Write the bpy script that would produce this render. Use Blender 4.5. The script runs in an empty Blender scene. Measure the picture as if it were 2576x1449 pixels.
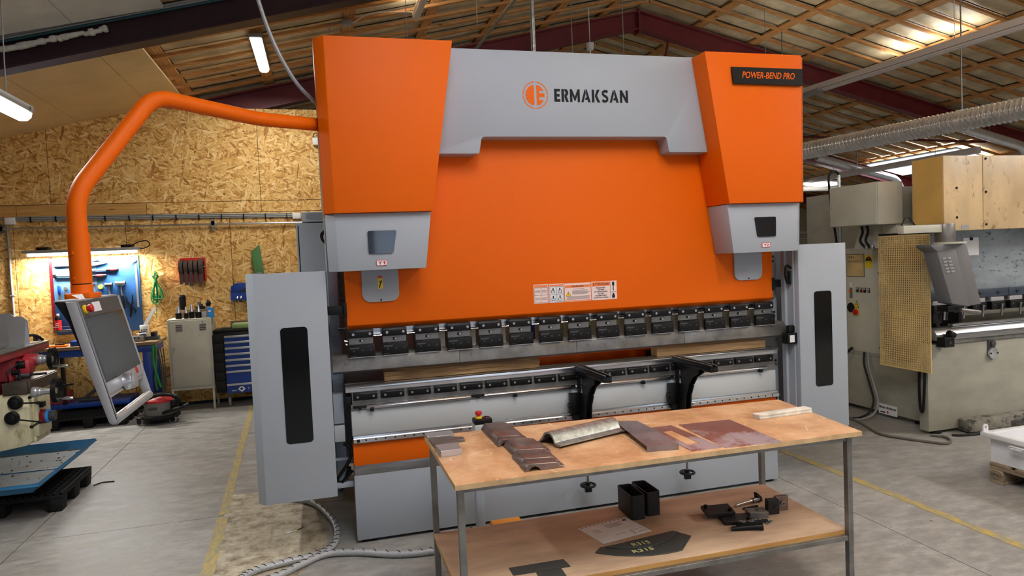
import bpy, bmesh, math, random
from mathutils import Vector, Matrix
rnd = random.Random(7)
SC = bpy.context.scene
COL = SC.collection
PI = math.pi

# ---------------------------------------------------------------- camera
def make_camera():
    yaw, pitch, roll = 0.2709, 0.0464, -0.0434
    F = Vector((math.sin(yaw)*math.cos(pitch), math.cos(yaw)*math.cos(pitch), -math.sin(pitch)))
    r0 = F.cross(Vector((0, 0, 1))).normalized(); u0 = r0.cross(F)
    r = r0*math.cos(roll) + u0*math.sin(roll); u = u0*math.cos(roll) - r0*math.sin(roll)
    cam = bpy.data.cameras.new('camera'); ob = bpy.data.objects.new('camera', cam); COL.objects.link(ob)
    m = Matrix((r, u, -F)).transposed().to_4x4(); m.translation = Vector((-0.1414, -4.4237, 1.7797))
    ob.matrix_world = m
    cam.sensor_fit = 'HORIZONTAL'; cam.sensor_width = 36.0; cam.lens = 36.0*1740.0/2576.0
    cam.clip_start = 0.05; cam.clip_end = 100
    SC.camera = ob
make_camera()

# ---------------------------------------------------------------- light and exposure
vs = SC.view_settings
vs.view_transform = 'Standard'; vs.look = 'None'; vs.gamma = 1.0; vs.use_curve_mapping = False
vs.exposure = 0.0
cy = SC.cycles; cy.max_bounces = 6; cy.diffuse_bounces = 4; cy.glossy_bounces = 3; cy.transmission_bounces = 2; cy.caustics_reflective = False; cy.caustics_refractive = False
cy.use_adaptive_sampling = True; cy.adaptive_threshold = 0.1; cy.use_denoising = True
w = bpy.data.worlds.new('sky'); SC.world = w; w.use_nodes = True
w.node_tree.nodes['Background'].inputs[0].default_value = (0.62, 0.74, 0.9, 1)
w.node_tree.nodes['Background'].inputs[1].default_value = 1.0

def area(name, loc, size, power, rot=(0, 0, 0), col=(1, 1, 1)):
    l = bpy.data.lights.new(name, 'AREA'); l.shape = 'RECTANGLE'; l.size, l.size_y = size
    l.energy = power; l.color = col
    o = bpy.data.objects.new(name, l); COL.objects.link(o); o.location = loc; o.rotation_euler = rot
    return o
SLOPE = math.atan(0.235)
DAY = (0.93, 0.97, 1.0)
# daylight under two added roof lights and the visible one, and through the windows of the gate behind the photographer
area('roof_light_daylight', (0.6, -3.6, 4.45), (1.1, 3.4), 60, (0, -SLOPE, 0), DAY)
area('roof_light_daylight', (9.0, -2.4, 4.50), (1.1, 3.4), 180, (0, SLOPE, 0), DAY)
area('roof_light_daylight', (13.6, 8.5, 3.60), (1.0, 2.5), 160, (0, SLOPE, 0), DAY)
# added fill lamps for the hall; those with an up light brighten the roof
WARM = (1.0, 0.985, 0.95)
FILL_LAMPS = [(x, y, 3.75) for x in (-4.6, 2.4, 7.6, 11.4) for y in (-5.2, -2.6)]+[(11.4, 2.2, 3.2), (15.5, 4.5, 2.6), (8.0, 8.6, 3.6), (3.0, 9.0, 4.0), (-1.0, 8.2, 3.4)]
for hx, hy, hz in FILL_LAMPS:
    area('fill_lamp_down', (hx, hy, hz-.06), (.12, 1.3), 29 if hy < 0 else 36, (0, 0, 0), WARM)
    if hy < 0: area('fill_lamp_up', (hx, hy, hz+.08), (.12, 1.3), 95, (PI, 0, 0), WARM)

# ---------------------------------------------------------------- materials
def lin(c):
    return tuple(((x/255)/12.92 if x/255 <= 0.04045 else ((x/255+0.055)/1.055)**2.4) for x in c)
MATS = {}
class NT:
    def __init__(s, m): s.t = m.node_tree; s.n = s.t.nodes; s.l = s.t.links
    def add(s, typ, **k):
        nd = s.n.new(typ)
        for a, b in k.items():
            if isinstance(a, str) and hasattr(nd, a): setattr(nd, a, b)
        return nd
    def link(s, a, b): s.l.new(a, b)
    def coord(s, scale=(1, 1, 1), rot=None):
        tc = s.add('ShaderNodeTexCoord'); out = tc.outputs['Object']
        if rot:
            vr = s.add('ShaderNodeVectorRotate', rotation_type=rot[0]); s.link(out, vr.inputs['Vector'])
            vr.inputs['Angle'].default_value = rot[1]; out = vr.outputs[0]
        mp = s.add('ShaderNodeVectorMath', operation='MULTIPLY'); s.link(out, mp.inputs[0]); mp.inputs[1].default_value = scale
        return mp.outputs[0]
    def noise(s, vec, scale=5, detail=4, rough=0.55):
        n = s.add('ShaderNodeTexNoise'); n.inputs['Scale'].default_value = scale
        n.inputs['Detail'].default_value = detail; n.inputs['Roughness'].default_value = rough
        s.link(vec, n.inputs['Vector']); return n.outputs['Fac']
    def ramp(s, fac, stops):
        r = s.add('ShaderNodeValToRGB'); e = r.color_ramp.elements
        while len(e) < len(stops): e.new(0.5)
        for i, (p, c) in enumerate(stops):
            e[i].position = p; e[i].color = (*lin(c), 1) if len(c) == 3 else c
        s.link(fac, r.inputs[0]); return r.outputs[0]
    def mix(s, fac, a, b, mode='MIX'):
        m = s.add('ShaderNodeMix', data_type='RGBA', blend_type=mode)
        for sock, val in ((m.inputs[0], fac), (m.inputs[6], a), (m.inputs[7], b)):
            if isinstance(val, (int, float)): sock.default_value = val
            elif isinstance(val, tuple): sock.default_value = (*lin(val), 1)
            else: s.link(val, sock)
        return m.outputs[2]
    def math(s, op, a, b=0.0):
        m = s.add('ShaderNodeMath', operation=op)
        for i, val in enumerate((a, b)):
            if isinstance(val, (int, float)): m.inputs[i].default_value = val
            else: s.link(val, m.inputs[i])
        return m.outputs[0]

def base_mat(name, rgb=(128, 128, 128), rough=0.5, metal=0.0, spec=0.5):
    m = bpy.data.materials.new(name); m.use_nodes = True
    b = m.node_tree.nodes['Principled BSDF']
    b.inputs['Base Color'].default_value = (*lin(rgb), 1); b.inputs['Roughness'].default_value = rough
    b.inputs['Metallic'].default_value = metal; b.inputs['Specular IOR Level'].default_value = spec
    MATS[name] = m
    return m, b, NT(m)
def bump(nt, b, h, strength=0.2, dist=0.002):
    bp = nt.add('ShaderNodeBump'); bp.inputs['Strength'].default_value = strength; bp.inputs['Distance'].default_value = dist
    nt.link(h, bp.inputs['Height']); nt.link(bp.outputs[0], b.inputs['Normal'])
def paint(name, rgb, rough=0.45, metal=0.0, var=0.0, vs=3.0, grain=0.0, gs=400, dirt=None, spec=0.5, wear=None, stretch=(1, 1, 1)):
    """painted / plain surface: var = colour variation, grain = fine relief, dirt = (rgb, threshold, scale)"""
    m, b, nt = base_mat(name, rgb, rough, metal, spec)
    colr = None
    if var or dirt:
        v = nt.coord(stretch)
        lo = tuple(max(0, c*(1-var)) for c in rgb); hi = tuple(min(255, c*(1+var)) for c in rgb)
        colr = nt.ramp(nt.noise(v, vs), [(0.3, lo), (0.7, hi)])
        if dirt:
            f = nt.ramp(nt.noise(v, dirt[2], 6, 0.7), [(dirt[1], (0, 0, 0)), (min(1, dirt[1]+0.08), (255, 255, 255))])
            colr = nt.mix(f, colr, dirt[0])
        nt.link(colr, b.inputs['Base Color'])
    if grain:
        bump(nt, b, nt.noise(nt.coord(), gs, 2), grain, 0.0015)
    return m
def wood(name, dark, light, along='x', scale=6.0, rough=0.7, knots=True):
    m, b, nt = base_mat(name, light, rough, 0, 0.25)
    st = {'x': (0.6, 9, 9), 'y': (9, 0.6, 9), 'z': (9, 9, 0.6)}[along]
    n = nt.noise(nt.coord(st), scale, 5, 0.6)
    c = nt.ramp(n, [(0.28, dark), (0.5, tuple((a+q)/2 for a, q in zip(dark, light))), (0.68, light)])
    if knots:
        st2 = {'x': (1.2, 5, 5), 'y': (5, 1.2, 5), 'z': (5, 5, 1.2)}[along]
        vo = nt.add('ShaderNodeTexVoronoi'); vo.inputs['Scale'].default_value = 1.9
        nt.link(nt.coord(st2), vo.inputs['Vector'])
        f = nt.ramp(vo.outputs['Distance'], [(0.05, (255, 255, 255)), (0.13, (0, 0, 0))])
        c = nt.mix(f, c, tuple(x*0.5 for x in dark))
    nt.link(c, b.inputs['Base Color']); bump(nt, b, n, 0.15)
    return m
def emit(name, rgb, strength):
    m, b, nt = base_mat(name, rgb, 0.5)
    b.inputs['Emission Color'].default_value = (*lin(rgb), 1); b.inputs['Emission Strength'].default_value = strength
    return m
def osb(name, stops, scale=1.0):
    m, b, nt = base_mat(name, (205, 160, 95), 0.65, 0, 0.3)
    best = pri = None
    for k, ang in enumerate((0.35, 1.35, 2.25, 2.9)):
        vec = nt.coord((1, 1, 1), ('Y_AXIS', ang))
        mp = nt.add('ShaderNodeVectorMath', operation='MULTIPLY_ADD'); nt.link(vec, mp.inputs[0])
        mp.inputs[1].default_value = (9.0*scale, 1.0, 46.0*scale); mp.inputs[2].default_value = (k*7.3, k*3.1, k*5.7)
        nz = nt.add('ShaderNodeTexNoise'); nz.inputs['Scale'].default_value = 0.7; nt.link(mp.outputs[0], nz.inputs['Vector'])
        mv = nt.add('ShaderNodeVectorMath', operation='MULTIPLY_ADD'); nt.link(nz.outputs['Color'], mv.inputs[0])
        mv.inputs[1].default_value = (1.4, 0, 1.4); nt.link(mp.outputs[0], mv.inputs[2])
        vo = nt.add('ShaderNodeTexVoronoi'); vo.inputs['Scale'].default_value = 1.0; nt.link(mv.outputs[0], vo.inputs['Vector'])
        sp = nt.add('ShaderNodeSeparateColor'); nt.link(vo.outputs['Color'], sp.inputs[0])
        val, p = sp.outputs[0], sp.outputs[1]
        if best is None: best, pri = val, p
        else:
            g = nt.math('GREATER_THAN', p, pri)
            mx = nt.add('ShaderNodeMix', data_type='FLOAT'); nt.link(g, mx.inputs[0]); nt.link(best, mx.inputs[2]); nt.link(val, mx.inputs[3])
            best = mx.outputs[0]; pri = nt.math('MAXIMUM', p, pri)
    fine = nt.noise(nt.coord((3, 3, 3)), 30, 3)
    v = nt.math('ADD', nt.math('MULTIPLY', best, 0.85), nt.math('MULTIPLY', fine, 0.18))
    c = nt.ramp(v, stops)
    nt.link(c, b.inputs['Base Color']); bump(nt, b, best, 0.35, 0.002)
    return m

# painted metal of the press brake
paint('orange', (230, 100, 0), 0.5, grain=0.22, gs=420, spec=0.2)
paint('light_grey', (163, 170, 178), 0.46, spec=0.3, grain=0.25, gs=420)
paint('pale_grey', (192, 196, 198), 0.42, grain=0.1, gs=420)
paint('frame_grey', (150, 158, 168), 0.45, grain=0.1)
paint('black_gloss', (5, 6, 9), 0.08, spec=0.4)
paint('black', (13, 13, 14), 0.42, spec=0.3)
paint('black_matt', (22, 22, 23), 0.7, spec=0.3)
paint('dark_grey', (62, 62, 64), 0.55)
paint('charcoal', (74, 73, 72), 0.5, grain=0.1)
paint('steel', (150, 150, 150), 0.32, 0.85, var=0.1, vs=6, stretch=(1, 10, 10))
paint('steel_dull', (128, 126, 122), 0.42, 0.7, var=0.14, vs=9)
paint('steel_bright', (205, 207, 210), 0.22, 0.95)
paint('plate_violet', (140, 132, 136), 0.2, 0.45, var=0.14, vs=6)
paint('steel_brown', (132, 116, 110), 0.36, 0.7, var=0.16, vs=11)
paint('aluminium', (196, 198, 202), 0.3, 0.7, grain=0.04)
paint('silver_paint', (168, 169, 172), 0.4, 0.25)
paint('galvanised', (168, 174, 172), 0.34, 0.8, var=0.16, vs=38)
paint('red', (196, 30, 32), 0.42)
paint('red_dark', (128, 18, 26), 0.4)
paint('yellow', (236, 202, 30), 0.45)
paint('white', (232, 232, 230), 0.55)
paint('paper', (226, 226, 228), 0.8, var=0.03, vs=12)
paint('paper_pink', (238, 214, 208), 0.7)
paint('blue', (18, 62, 150), 0.4, var=0.06)
paint('blue_board', (38, 88, 148), 0.5, var=0.12, vs=5, dirt=((70, 130, 190), 0.66, 9))
paint('blue_bright', (40, 140, 222), 0.5)
paint('tray_blue', (42, 104, 146), 0.38, var=0.12, vs=4)
paint('tray_inside', (64, 78, 84), 0.6, var=0.25, vs=5, dirt=((40, 42, 42), 0.6, 14))
paint('green', (70, 118, 62), 0.55, var=0.08)
paint('green_pale', (140, 165, 108), 0.6, var=0.1)
paint('green_rope', (22, 128, 62), 0.6)
paint('green_machine', (118, 138, 78), 0.55, var=0.06)
paint('mill_red', (158, 42, 52), 0.42, var=0.14, vs=7, dirt=((96, 34, 40), 0.68, 10))
paint('mill_cream', (206, 198, 164), 0.5, var=0.1, vs=5, dirt=((160, 148, 104), 0.6, 7), stretch=(2, 2, 0.7))
paint('mill_brown', (86, 76, 68), 0.42, 0.5, var=0.14, vs=8)
paint('old_grey', (156, 154, 140), 0.5, var=0.07, vs=2.5, dirt=((86, 86, 76), 0.69, 13), stretch=(1, 1, 2.2))
paint('cable_grey', (104, 99, 90), 0.6)
paint('board_edge', (196, 164, 120), 0.7, var=0.08, vs=20)
paint('old_grey_clean', (196, 195, 178), 0.48, var=0.05, vs=2.5)
paint('old_ram', (140, 150, 156), 0.5, var=0.1, vs=3, dirt=((70, 76, 84), 0.565, 13), stretch=(1, 1, 2.2))
paint('old_yellow', (218, 176, 92), 0.5, var=0.06, vs=2.5)
paint('old_yellow_dirty', (204, 178, 136), 0.42, var=0.1, vs=2.5, dirt=((150, 118, 82), 0.575, 9), stretch=(1.6, 1, 0.8))
paint('old_pendant', (112, 111, 112), 0.5)
paint('mesh_yellow', (206, 178, 120), 0.55, var=0.1, vs=4)
paint('locker', (184, 182, 166), 0.5, var=0.06, vs=4, dirt=((96, 92, 80), 0.68, 12))
paint('concrete_beam', (118, 114, 104), 0.7, var=0.25, vs=8, dirt=((52, 52, 50), 0.52, 11))
paint('rafter_red', (116, 40, 44), 0.45, var=0.08, vs=3)
paint('rafter_dark', (62, 38, 42), 0.55, var=0.1, vs=3, dirt=((112, 58, 58), 0.73, 6), stretch=(1, 1, 0.6))
paint('plasterboard', (222, 192, 138), 0.7, var=0.04, vs=2, dirt=((176, 152, 112), 0.7, 6))
paint('plasterboard_white', (222, 218, 206), 0.75, var=0.05, vs=3, dirt=((140, 132, 118), 0.7, 9))
paint('foam', (226, 222, 210), 0.85, grain=0.6, gs=60)
paint('roof_panel', (204, 186, 150), 0.5, var=0.14, vs=3.2, dirt=((226, 214, 188), 0.62, 14), grain=0.3, gs=60)
paint('wall_cream', (206, 194, 162), 0.7, var=0.03)
paint('wall_plain', (190, 186, 174), 0.7, var=0.04)
paint('trunking', (236, 230, 225), 0.45)
paint('duct_metal', (238, 238, 236), 0.2, 0.55, var=0.05, vs=7)
paint('rubber', (24, 24, 25), 0.75)
paint('copper_plate', (156, 106, 98), 0.18, 0.35, var=0.12, vs=4, dirt=((186, 172, 178), 0.5, 2.2))
paint('glass_dark', (16, 18, 24), 0.06)
paint('screen_glass', (30, 36, 35), 0.06, spec=0.6)
paint('teal', (36, 78, 84), 0.5)
paint('masking', (226, 206, 160), 0.7)
paint('vac_grey', (118, 116, 112), 0.5)
paint('vac_red', (190, 34, 40), 0.4)
paint('belt', (84, 68, 62), 0.75, var=0.1, vs=30)
paint('hose_grey', (176, 178, 180), 0.45, 0.2, var=0.06, vs=60)
paint('bin_white', (222, 224, 226), 0.4, var=0.03)
paint('lamp_grey', (150, 150, 146), 0.5)
paint('chalk', (206, 204, 140), 0.9)
paint('bronze_holder', (112, 108, 100), 0.35, 0.6)
paint('template', (74, 76, 74), 0.5, 0.3, var=0.08, vs=9)
paint('tube_black', (36, 35, 36), 0.5, 0.3, var=0.15, vs=14)
paint('leather', (128, 92, 60), 0.7)
wood('timber_x', (168, 112, 60), (216, 162, 104), 'x')
wood('timber_y', (176, 118, 62), (222, 168, 108), 'y')
wood('timber_old', (122, 94, 64), (214, 176, 128), 'x', 7)
wood('timber_pale', (176, 136, 92), (226, 188, 138), 'x', 5)
wood('plank', (186, 136, 74), (218, 172, 104), 'x', 4)
wood('pallet_wood', (120, 104, 84), (166, 148, 122), 'y', 6)
wood('bench_wood', (104, 84, 64), (156, 126, 94), 'x', 6)
osb('osb', [(0.02, (126, 82, 38)), (0.18, (188, 134, 68)), (0.45, (220, 172, 98)), (0.75, (236, 194, 122)), (1.0, (250, 220, 158))])
emit('lamp_tube', (255, 253, 246), 9.0)
emit('lamp_soft', (255, 255, 244), 4.0)
emit('sky_pane', (228, 240, 255), 5.0)
emit('gate_pane', (206, 226, 255), 3.4)

def special_materials():
    # table top: worn brown board with pale scratches
    m, b, nt = base_mat('table_board', (196, 146, 98), 0.34, 0, 0.5)
    c = nt.ramp(nt.noise(nt.coord((1, 1, 1)), 5, 7, 0.68), [(0.3, (170, 122, 84)), (0.5, (204, 158, 116)), (0.7, (226, 188, 146))])
    for ang, sc, th in ((0.5, 2.3, 0.008), (1.9, 3.1, 0.006), (2.6, 1.7, 0.008)):
        wv = nt.add('ShaderNodeTexVoronoi', feature='DISTANCE_TO_EDGE'); wv.inputs['Scale'].default_value = sc
        nt.link(nt.coord((1.0, 2.6, 1), ('Z_AXIS', ang)), wv.inputs['Vector'])
        f = nt.ramp(wv.outputs['Distance'], [(0.0, (255, 255, 255)), (th, (0, 0, 0))])
        brk = nt.ramp(nt.noise(nt.coord(), 5+ang, 2), [(0.53, (0, 0, 0)), (0.60, (255, 255, 255))])
        c = nt.mix(nt.mix(1.0, f, brk, 'MULTIPLY'), c, (250, 226, 188))
    nt.link(c, b.inputs['Base Color']); bump(nt, b, nt.noise(nt.coord(), 60, 3), 0.12)
    # shelf board: greyed, stained
    m, b, nt = base_mat('shelf_board', (150, 118, 92), 0.5, 0, 0.4)
    c = nt.ramp(nt.noise(nt.coord((0.5, 1.6, 1)), 4, 7, 0.65), [(0.3, (168, 140, 116)), (0.5, (198, 168, 140)), (0.72, (222, 192, 160))])
    vo = nt.add('ShaderNodeTexVoronoi'); vo.inputs['Scale'].default_value = 5.0; nt.link(nt.coord(), vo.inputs['Vector'])
    f = nt.ramp(vo.outputs['Distance'], [(0.10, (255, 255, 255)), (0.16, (0, 0, 0))])
    f2 = nt.ramp(nt.noise(nt.coord(), 2.0, 2), [(0.55, (0, 0, 0)), (0.62, (255, 255, 255))])
    c = nt.mix(nt.mix(1.0, f, f2, 'MULTIPLY'), c, (124, 100, 84)); nt.link(c, b.inputs['Base Color'])
    # concrete floor
    m, b, nt = base_mat('concrete', (149, 147, 142), 0.5, 0, 0.4)
    big = nt.noise(nt.coord((0.6, 1.0, 1)), 0.8, 8, 0.66); fine = nt.noise(nt.coord((1, 2.2, 1)), 7, 8, 0.7)
    c = nt.ramp(big, [(0.3, (122, 121, 117)), (0.55, (151, 149, 145)), (0.75, (173, 171, 165))])
    c = nt.mix(0.5, c, nt.ramp(fine, [(0.3, (103, 103, 100)), (0.5, (151, 149, 145)), (0.7, (192, 189, 183))]))
    spots = nt.ramp(nt.noise(nt.coord(), 26, 3, 0.5), [(0.70, (0, 0, 0)), (0.74, (248, 251, 256))])
    c = nt.mix(nt.mix(1.0, spots, nt.ramp(big, [(0.45, (0, 0, 0)), (0.6, (248, 251, 256))]), 'MULTIPLY'), c, (86, 87, 87))
    nt.link(c, b.inputs['Base Color'])
    rr = nt.ramp(fine, [(0.3, (0.34, 0.36, 0.36, 1)), (0.7, (0.6, 0.6, 0.6, 1))]); nt.link(rr, b.inputs['Roughness'])
    bump(nt, b, fine, 0.12)
    # pale rough patch of concrete
    m, b, nt = base_mat('concrete_pale', (176, 166, 148), 0.85, 0, 0.2)
    n = nt.noise(nt.coord((1, 1, 1)), 9, 8, 0.72)
    nt.link(nt.ramp(n, [(0.32, (112, 102, 88)), (0.48, (170, 158, 138)), (0.66, (204, 196, 178))]), b.inputs['Base Color']); bump(nt, b, n, 0.5, 0.004)
    # worn yellow floor paint
    m, b, nt = base_mat('floor_yellow', (196, 164, 70), 0.6)
    n = nt.noise(nt.coord((3, 1, 1)), 10, 7, 0.75)
    nt.link(nt.ramp(n, [(0.42, (146, 142, 128)), (0.52, (172, 154, 98)), (0.66, (196, 166, 74))]), b.inputs['Base Color'])
    # perforated blue steel board: dots as fine pattern
    m, b, nt = base_mat('perforated_blue', (46, 104, 172), 0.45)
    vo = nt.add('ShaderNodeTexVoronoi'); vo.inputs['Scale'].default_value = 90.0; vo.inputs['Randomness'].default_value = 0.0
    nt.link(nt.coord((1, 0, 1)), vo.inputs['Vector'])
    c = nt.mix(nt.ramp(vo.outputs['Distance'], [(0.28, (255, 255, 255)), (0.34, (0, 0, 0))]), (58, 116, 180), (150, 186, 214))
    nt.link(c, b.inputs['Base Color'])
special_materials()

# ---------------------------------------------------------------- mesh helpers
def frame_of(d):
    d = Vector(d).normalized(); a = Vector((0, 0, 1)) if abs(d.z) < 0.9 else Vector((1, 0, 0))
    u = d.cross(a).normalized(); return u, d.cross(u).normalized()
class MB:
    """collects shapes; build() links them as one mesh object"""
    def __init__(s): s.v = []; s.f = []
    def add(s, vs, fs):
        o = len(s.v); s.v += [tuple(p) for p in vs]; s.f += [tuple(i+o for i in f) for f in fs]; return s
    def box(s, x0, x1, y0, y1, z0, z1):
        return s.add([(x, y, z) for z in (z0, z1) for y in (y0, y1) for x in (x0, x1)],
                     [(0, 2, 3, 1), (4, 5, 7, 6), (0, 1, 5, 4), (2, 6, 7, 3), (0, 4, 6, 2), (1, 3, 7, 5)])
    def obox(s, c, size, rot=(0, 0, 0)):
        m = Matrix.LocRotScale(Vector(c), __import__('mathutils').Euler(rot), None)
        h = [q/2 for q in size]
        vs = [m @ Vector((x, y, z)) for z in (-h[2], h[2]) for y in (-h[1], h[1]) for x in (-h[0], h[0])]
        return s.add(vs, [(0, 2, 3, 1), (4, 5, 7, 6), (0, 1, 5, 4), (2, 6, 7, 3), (0, 4, 6, 2), (1, 3, 7, 5)])
    def loft(s, A, B, caps=True):
        n = len(A); fs = [(i, (i+1) % n, n+(i+1) % n, n+i) for i in range(n)]
        if caps: fs += [tuple(range(n))[::-1], tuple(range(n, 2*n))]
        return s.add(list(A)+list(B), fs)
    def prism(s, pts, ax, a, b):
        f = {'x': lambda p, t: (t, p[0], p[1]), 'y': lambda p, t: (p[0], t, p[1]), 'z': lambda p, t: (p[0], p[1], t)}[ax]
        return s.loft([f(p, a) for p in pts], [f(p, b) for p in pts])
    def ring(s, outer, inner, ax, a, b):
        """prism with one hole; outer and inner have equal counts"""
        f = {'x': lambda p, t: (t, p[0], p[1]), 'y': lambda p, t: (p[0], t, p[1]), 'z': lambda p, t: (p[0], p[1], t)}[ax]
        n = len(outer); vs = [f(p, t) for t in (a, b) for q in (outer, inner) for p in q]; fs = []
        for i in range(n):
            j = (i+1) % n
            fs += [(i, j, n+j, n+i), (2*n+i, 3*n+i, 3*n+j, 2*n+j), (i, 2*n+i, 2*n+j, j), (n+i, n+j, 3*n+j, 3*n+i)]
        return s.add(vs, fs)
    def cyl(s, p0, p1, r, n=16, r1=None):
        p0, p1 = Vector(p0), Vector(p1); u, v = frame_of(p1-p0); r1 = r if r1 is None else r1
        c = [(math.cos(2*PI*i/n), math.sin(2*PI*i/n)) for i in range(n)]
        return s.loft([p0+u*a*r+v*b*r for a, b in c], [p1+u*a*r1+v*b*r1 for a, b in c])
    def tube(s, path, r, n=8):
        P = [Vector(p) for p in path]; rings = []; u = None
        for i, p in enumerate(P):
            d = (P[min(i+1, len(P)-1)]-P[max(i-1, 0)]).normalized()
            if u is None: u = frame_of(d)[0]
            else: u = (u-d*u.dot(d)).normalized()
            v = d.cross(u); rr = r[i] if isinstance(r, (list, tuple)) else r
            rings.append([p+u*math.cos(2*PI*k/n)*rr+v*math.sin(2*PI*k/n)*rr for k in range(n)])
        vs = [q for g in rings for q in g]
        fs = [(i*n+k, i*n+(k+1) % n, (i+1)*n+(k+1) % n, (i+1)*n+k) for i in range(len(P)-1) for k in range(n)]
        fs += [tuple(range(n))[::-1], tuple(range((len(P)-1)*n, len(P)*n))]
        return s.add(vs, fs)
    def lathe(s, prof, c, d=(0, 0, 1), n=24):
        """prof: list of (radius, height along d)"""
        c = Vector(c); d = Vector(d).normalized(); u, v = frame_of(d)
        vs = [c+d*h+u*math.cos(2*PI*k/n)*r+v*math.sin(2*PI*k/n)*r for r, h in prof for k in range(n)]
        fs = [(i*n+k, i*n+(k+1) % n, (i+1)*n+(k+1) % n, (i+1)*n+k) for i in range(len(prof)-1) for k in range(n)]
        fs += [tuple(range(n))[::-1], tuple(range((len(prof)-1)*n, len(prof)*n))]
        return s.add(vs, fs)
    def torus(s, c, d, R, r, n=28, m=8, a0=0, a1=2*PI):
        c = Vector(c); u, v = frame_of(d); d = Vector(d).normalized()
        full = abs(a1-a0-2*PI) < 1e-6; k = n if full else n+1; vs = []
        for i in range(k):
            a = a0+(a1-a0)*i/n; e = u*math.cos(a)+v*math.sin(a)
            vs += [c+e*(R+r*math.cos(2*PI*j/m))+d*r*math.sin(2*PI*j/m) for j in range(m)]
        fs = [(i*m+j, ((i+1) % k)*m+j, ((i+1) % k)*m+(j+1) % m, i*m+(j+1) % m) for i in range(n) for j in range(m)]
        return s.add(vs, fs)
    def ball(s, c, r, n=12, sq=(1, 1, 1)):
        vs = []; c = Vector(c)
        for i in range(1, n):
            for k in range(n):
                a, b = PI*i/n, 2*PI*k/n
                vs.append((c.x+r*sq[0]*math.sin(a)*math.cos(b), c.y+r*sq[1]*math.sin(a)*math.sin(b), c.z+r*sq[2]*math.cos(a)))
        vs += [(c.x, c.y, c.z+r*sq[2]), (c.x, c.y, c.z-r*sq[2])]; t = len(vs)-2
        fs = [(i*n+k, i*n+(k+1) % n, (i+1)*n+(k+1) % n, (i+1)*n+k) for i in range(n-2) for k in range(n)]
        fs += [(t, (k+1) % n, k) for k in range(n)]+[(t+1, (n-2)*n+k, (n-2)*n+(k+1) % n) for k in range(n)]
        return s.add(vs, fs)
    def build(s, name, mat, parent=None, bev=0, seg=2, smooth=True, **props):
        off = root_base(parent) if parent else None
        if off is None and not parent:
            xs = [[p[i] for p in s.v] for i in range(3)]
            off = Vector(((min(xs[0])+max(xs[0]))/2, (min(xs[1])+max(xs[1]))/2, min(xs[2])))
        me = bpy.data.meshes.new(name)
        me.from_pydata([tuple(Vector(p)-off) for p in s.v], [], s.f)
        bm = bmesh.new(); bm.from_mesh(me)
        bmesh.ops.recalc_face_normals(bm, faces=bm.faces)
        if bev:
            ed = [e for e in bm.edges if len(e.link_faces) == 2 and e.calc_face_angle(0) > 0.5]
            if ed: bmesh.ops.bevel(bm, geom=ed, offset=bev, segments=seg, profile=0.5, affect='EDGES', clamp_overlap=True)
        bm.to_mesh(me); bm.free()
        if smooth:
            for p in me.polygons: p.use_smooth = True
            me.set_sharp_from_angle(angle=math.radians(35))
        me.materials.append(MATS[mat])
        o = bpy.data.objects.new(name, me); COL.objects.link(o)
        if parent: o.parent = parent
        else: o.location = off; BASE[o.name] = off
        for k, val in props.items(): o[k] = val
        return o
BASE = {}
def root_base(o):
    while o.parent: o = o.parent
    return BASE.get(o.name, Vector((0, 0, 0)))
def thing(name, label, cat, base=(0, 0, 0), group=None, rot=None):
    """Empty at the base of a thing; its parts are given in world coordinates, or locally when rot is given"""
    o = bpy.data.objects.new(name, None); COL.objects.link(o); o.location = base; o.empty_display_size = 0.05
    o['label'] = label; o['category'] = cat
    if group: o['group'] = group
    if rot is None: BASE[o.name] = Vector(base)
    else: o.rotation_euler = (0, 0, rot) if isinstance(rot, (int, float)) else rot
    return o
def tag(o, label, cat, group=None):
    o['label'] = label; o['category'] = cat
    if group: o['group'] = group
    return o
def copy_tree(o, parent=None, loc=None, label=None):
    c = o.copy(); COL.objects.link(c); c.parent = parent
    if loc is not None: c.location = loc
    if label: c['label'] = label
    for ch in o.children: copy_tree(ch, c)
    return c
def struct(o): o['kind'] = 'structure'; return o
def rrect(x0, x1, z0, z1, r, n=5):
    pts = []
    for cx, cz, a in ((x1-r, z1-r, 0), (x0+r, z1-r, 1), (x0+r, z0+r, 2), (x1-r, z0+r, 3)):
        pts += [(cx+r*math.cos((a+i/n)*PI/2), cz+r*math.sin((a+i/n)*PI/2)) for i in range(n+1)]
    return pts
def circ(cx, cz, r, n=20): return [(cx+r*math.cos(2*PI*i/n), cz+r*math.sin(2*PI*i/n)) for i in range(n)]
def rquad(q, r, n=4):
    """rounded convex polygon"""
    out = []
    for i, p in enumerate(q):
        p = Vector(p); a = (Vector(q[i-1])-p).normalized(); b = (Vector(q[(i+1) % len(q)])-p).normalized()
        A, B = p+a*r, p+b*r
        for k in range(n+1):
            t = k/n; out.append(tuple(A*(1-t)**2+p*2*t*(1-t)+B*t*t))
    return out
def arc_path(pts, r=0.05, n=6):
    """polyline with rounded bends"""
    P = [Vector(p) for p in pts]; out = [P[0]]
    for i in range(1, len(P)-1):
        a = (P[i-1]-P[i]); b = (P[i+1]-P[i]); q = min(r, a.length*0.49, b.length*0.49)
        A, B = P[i]+a.normalized()*q, P[i]+b.normalized()*q
        out += [A*(1-t)**2+P[i]*2*t*(1-t)+B*t*t for t in [k/n for k in range(n+1)]]
    return out+[P[-1]]
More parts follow.
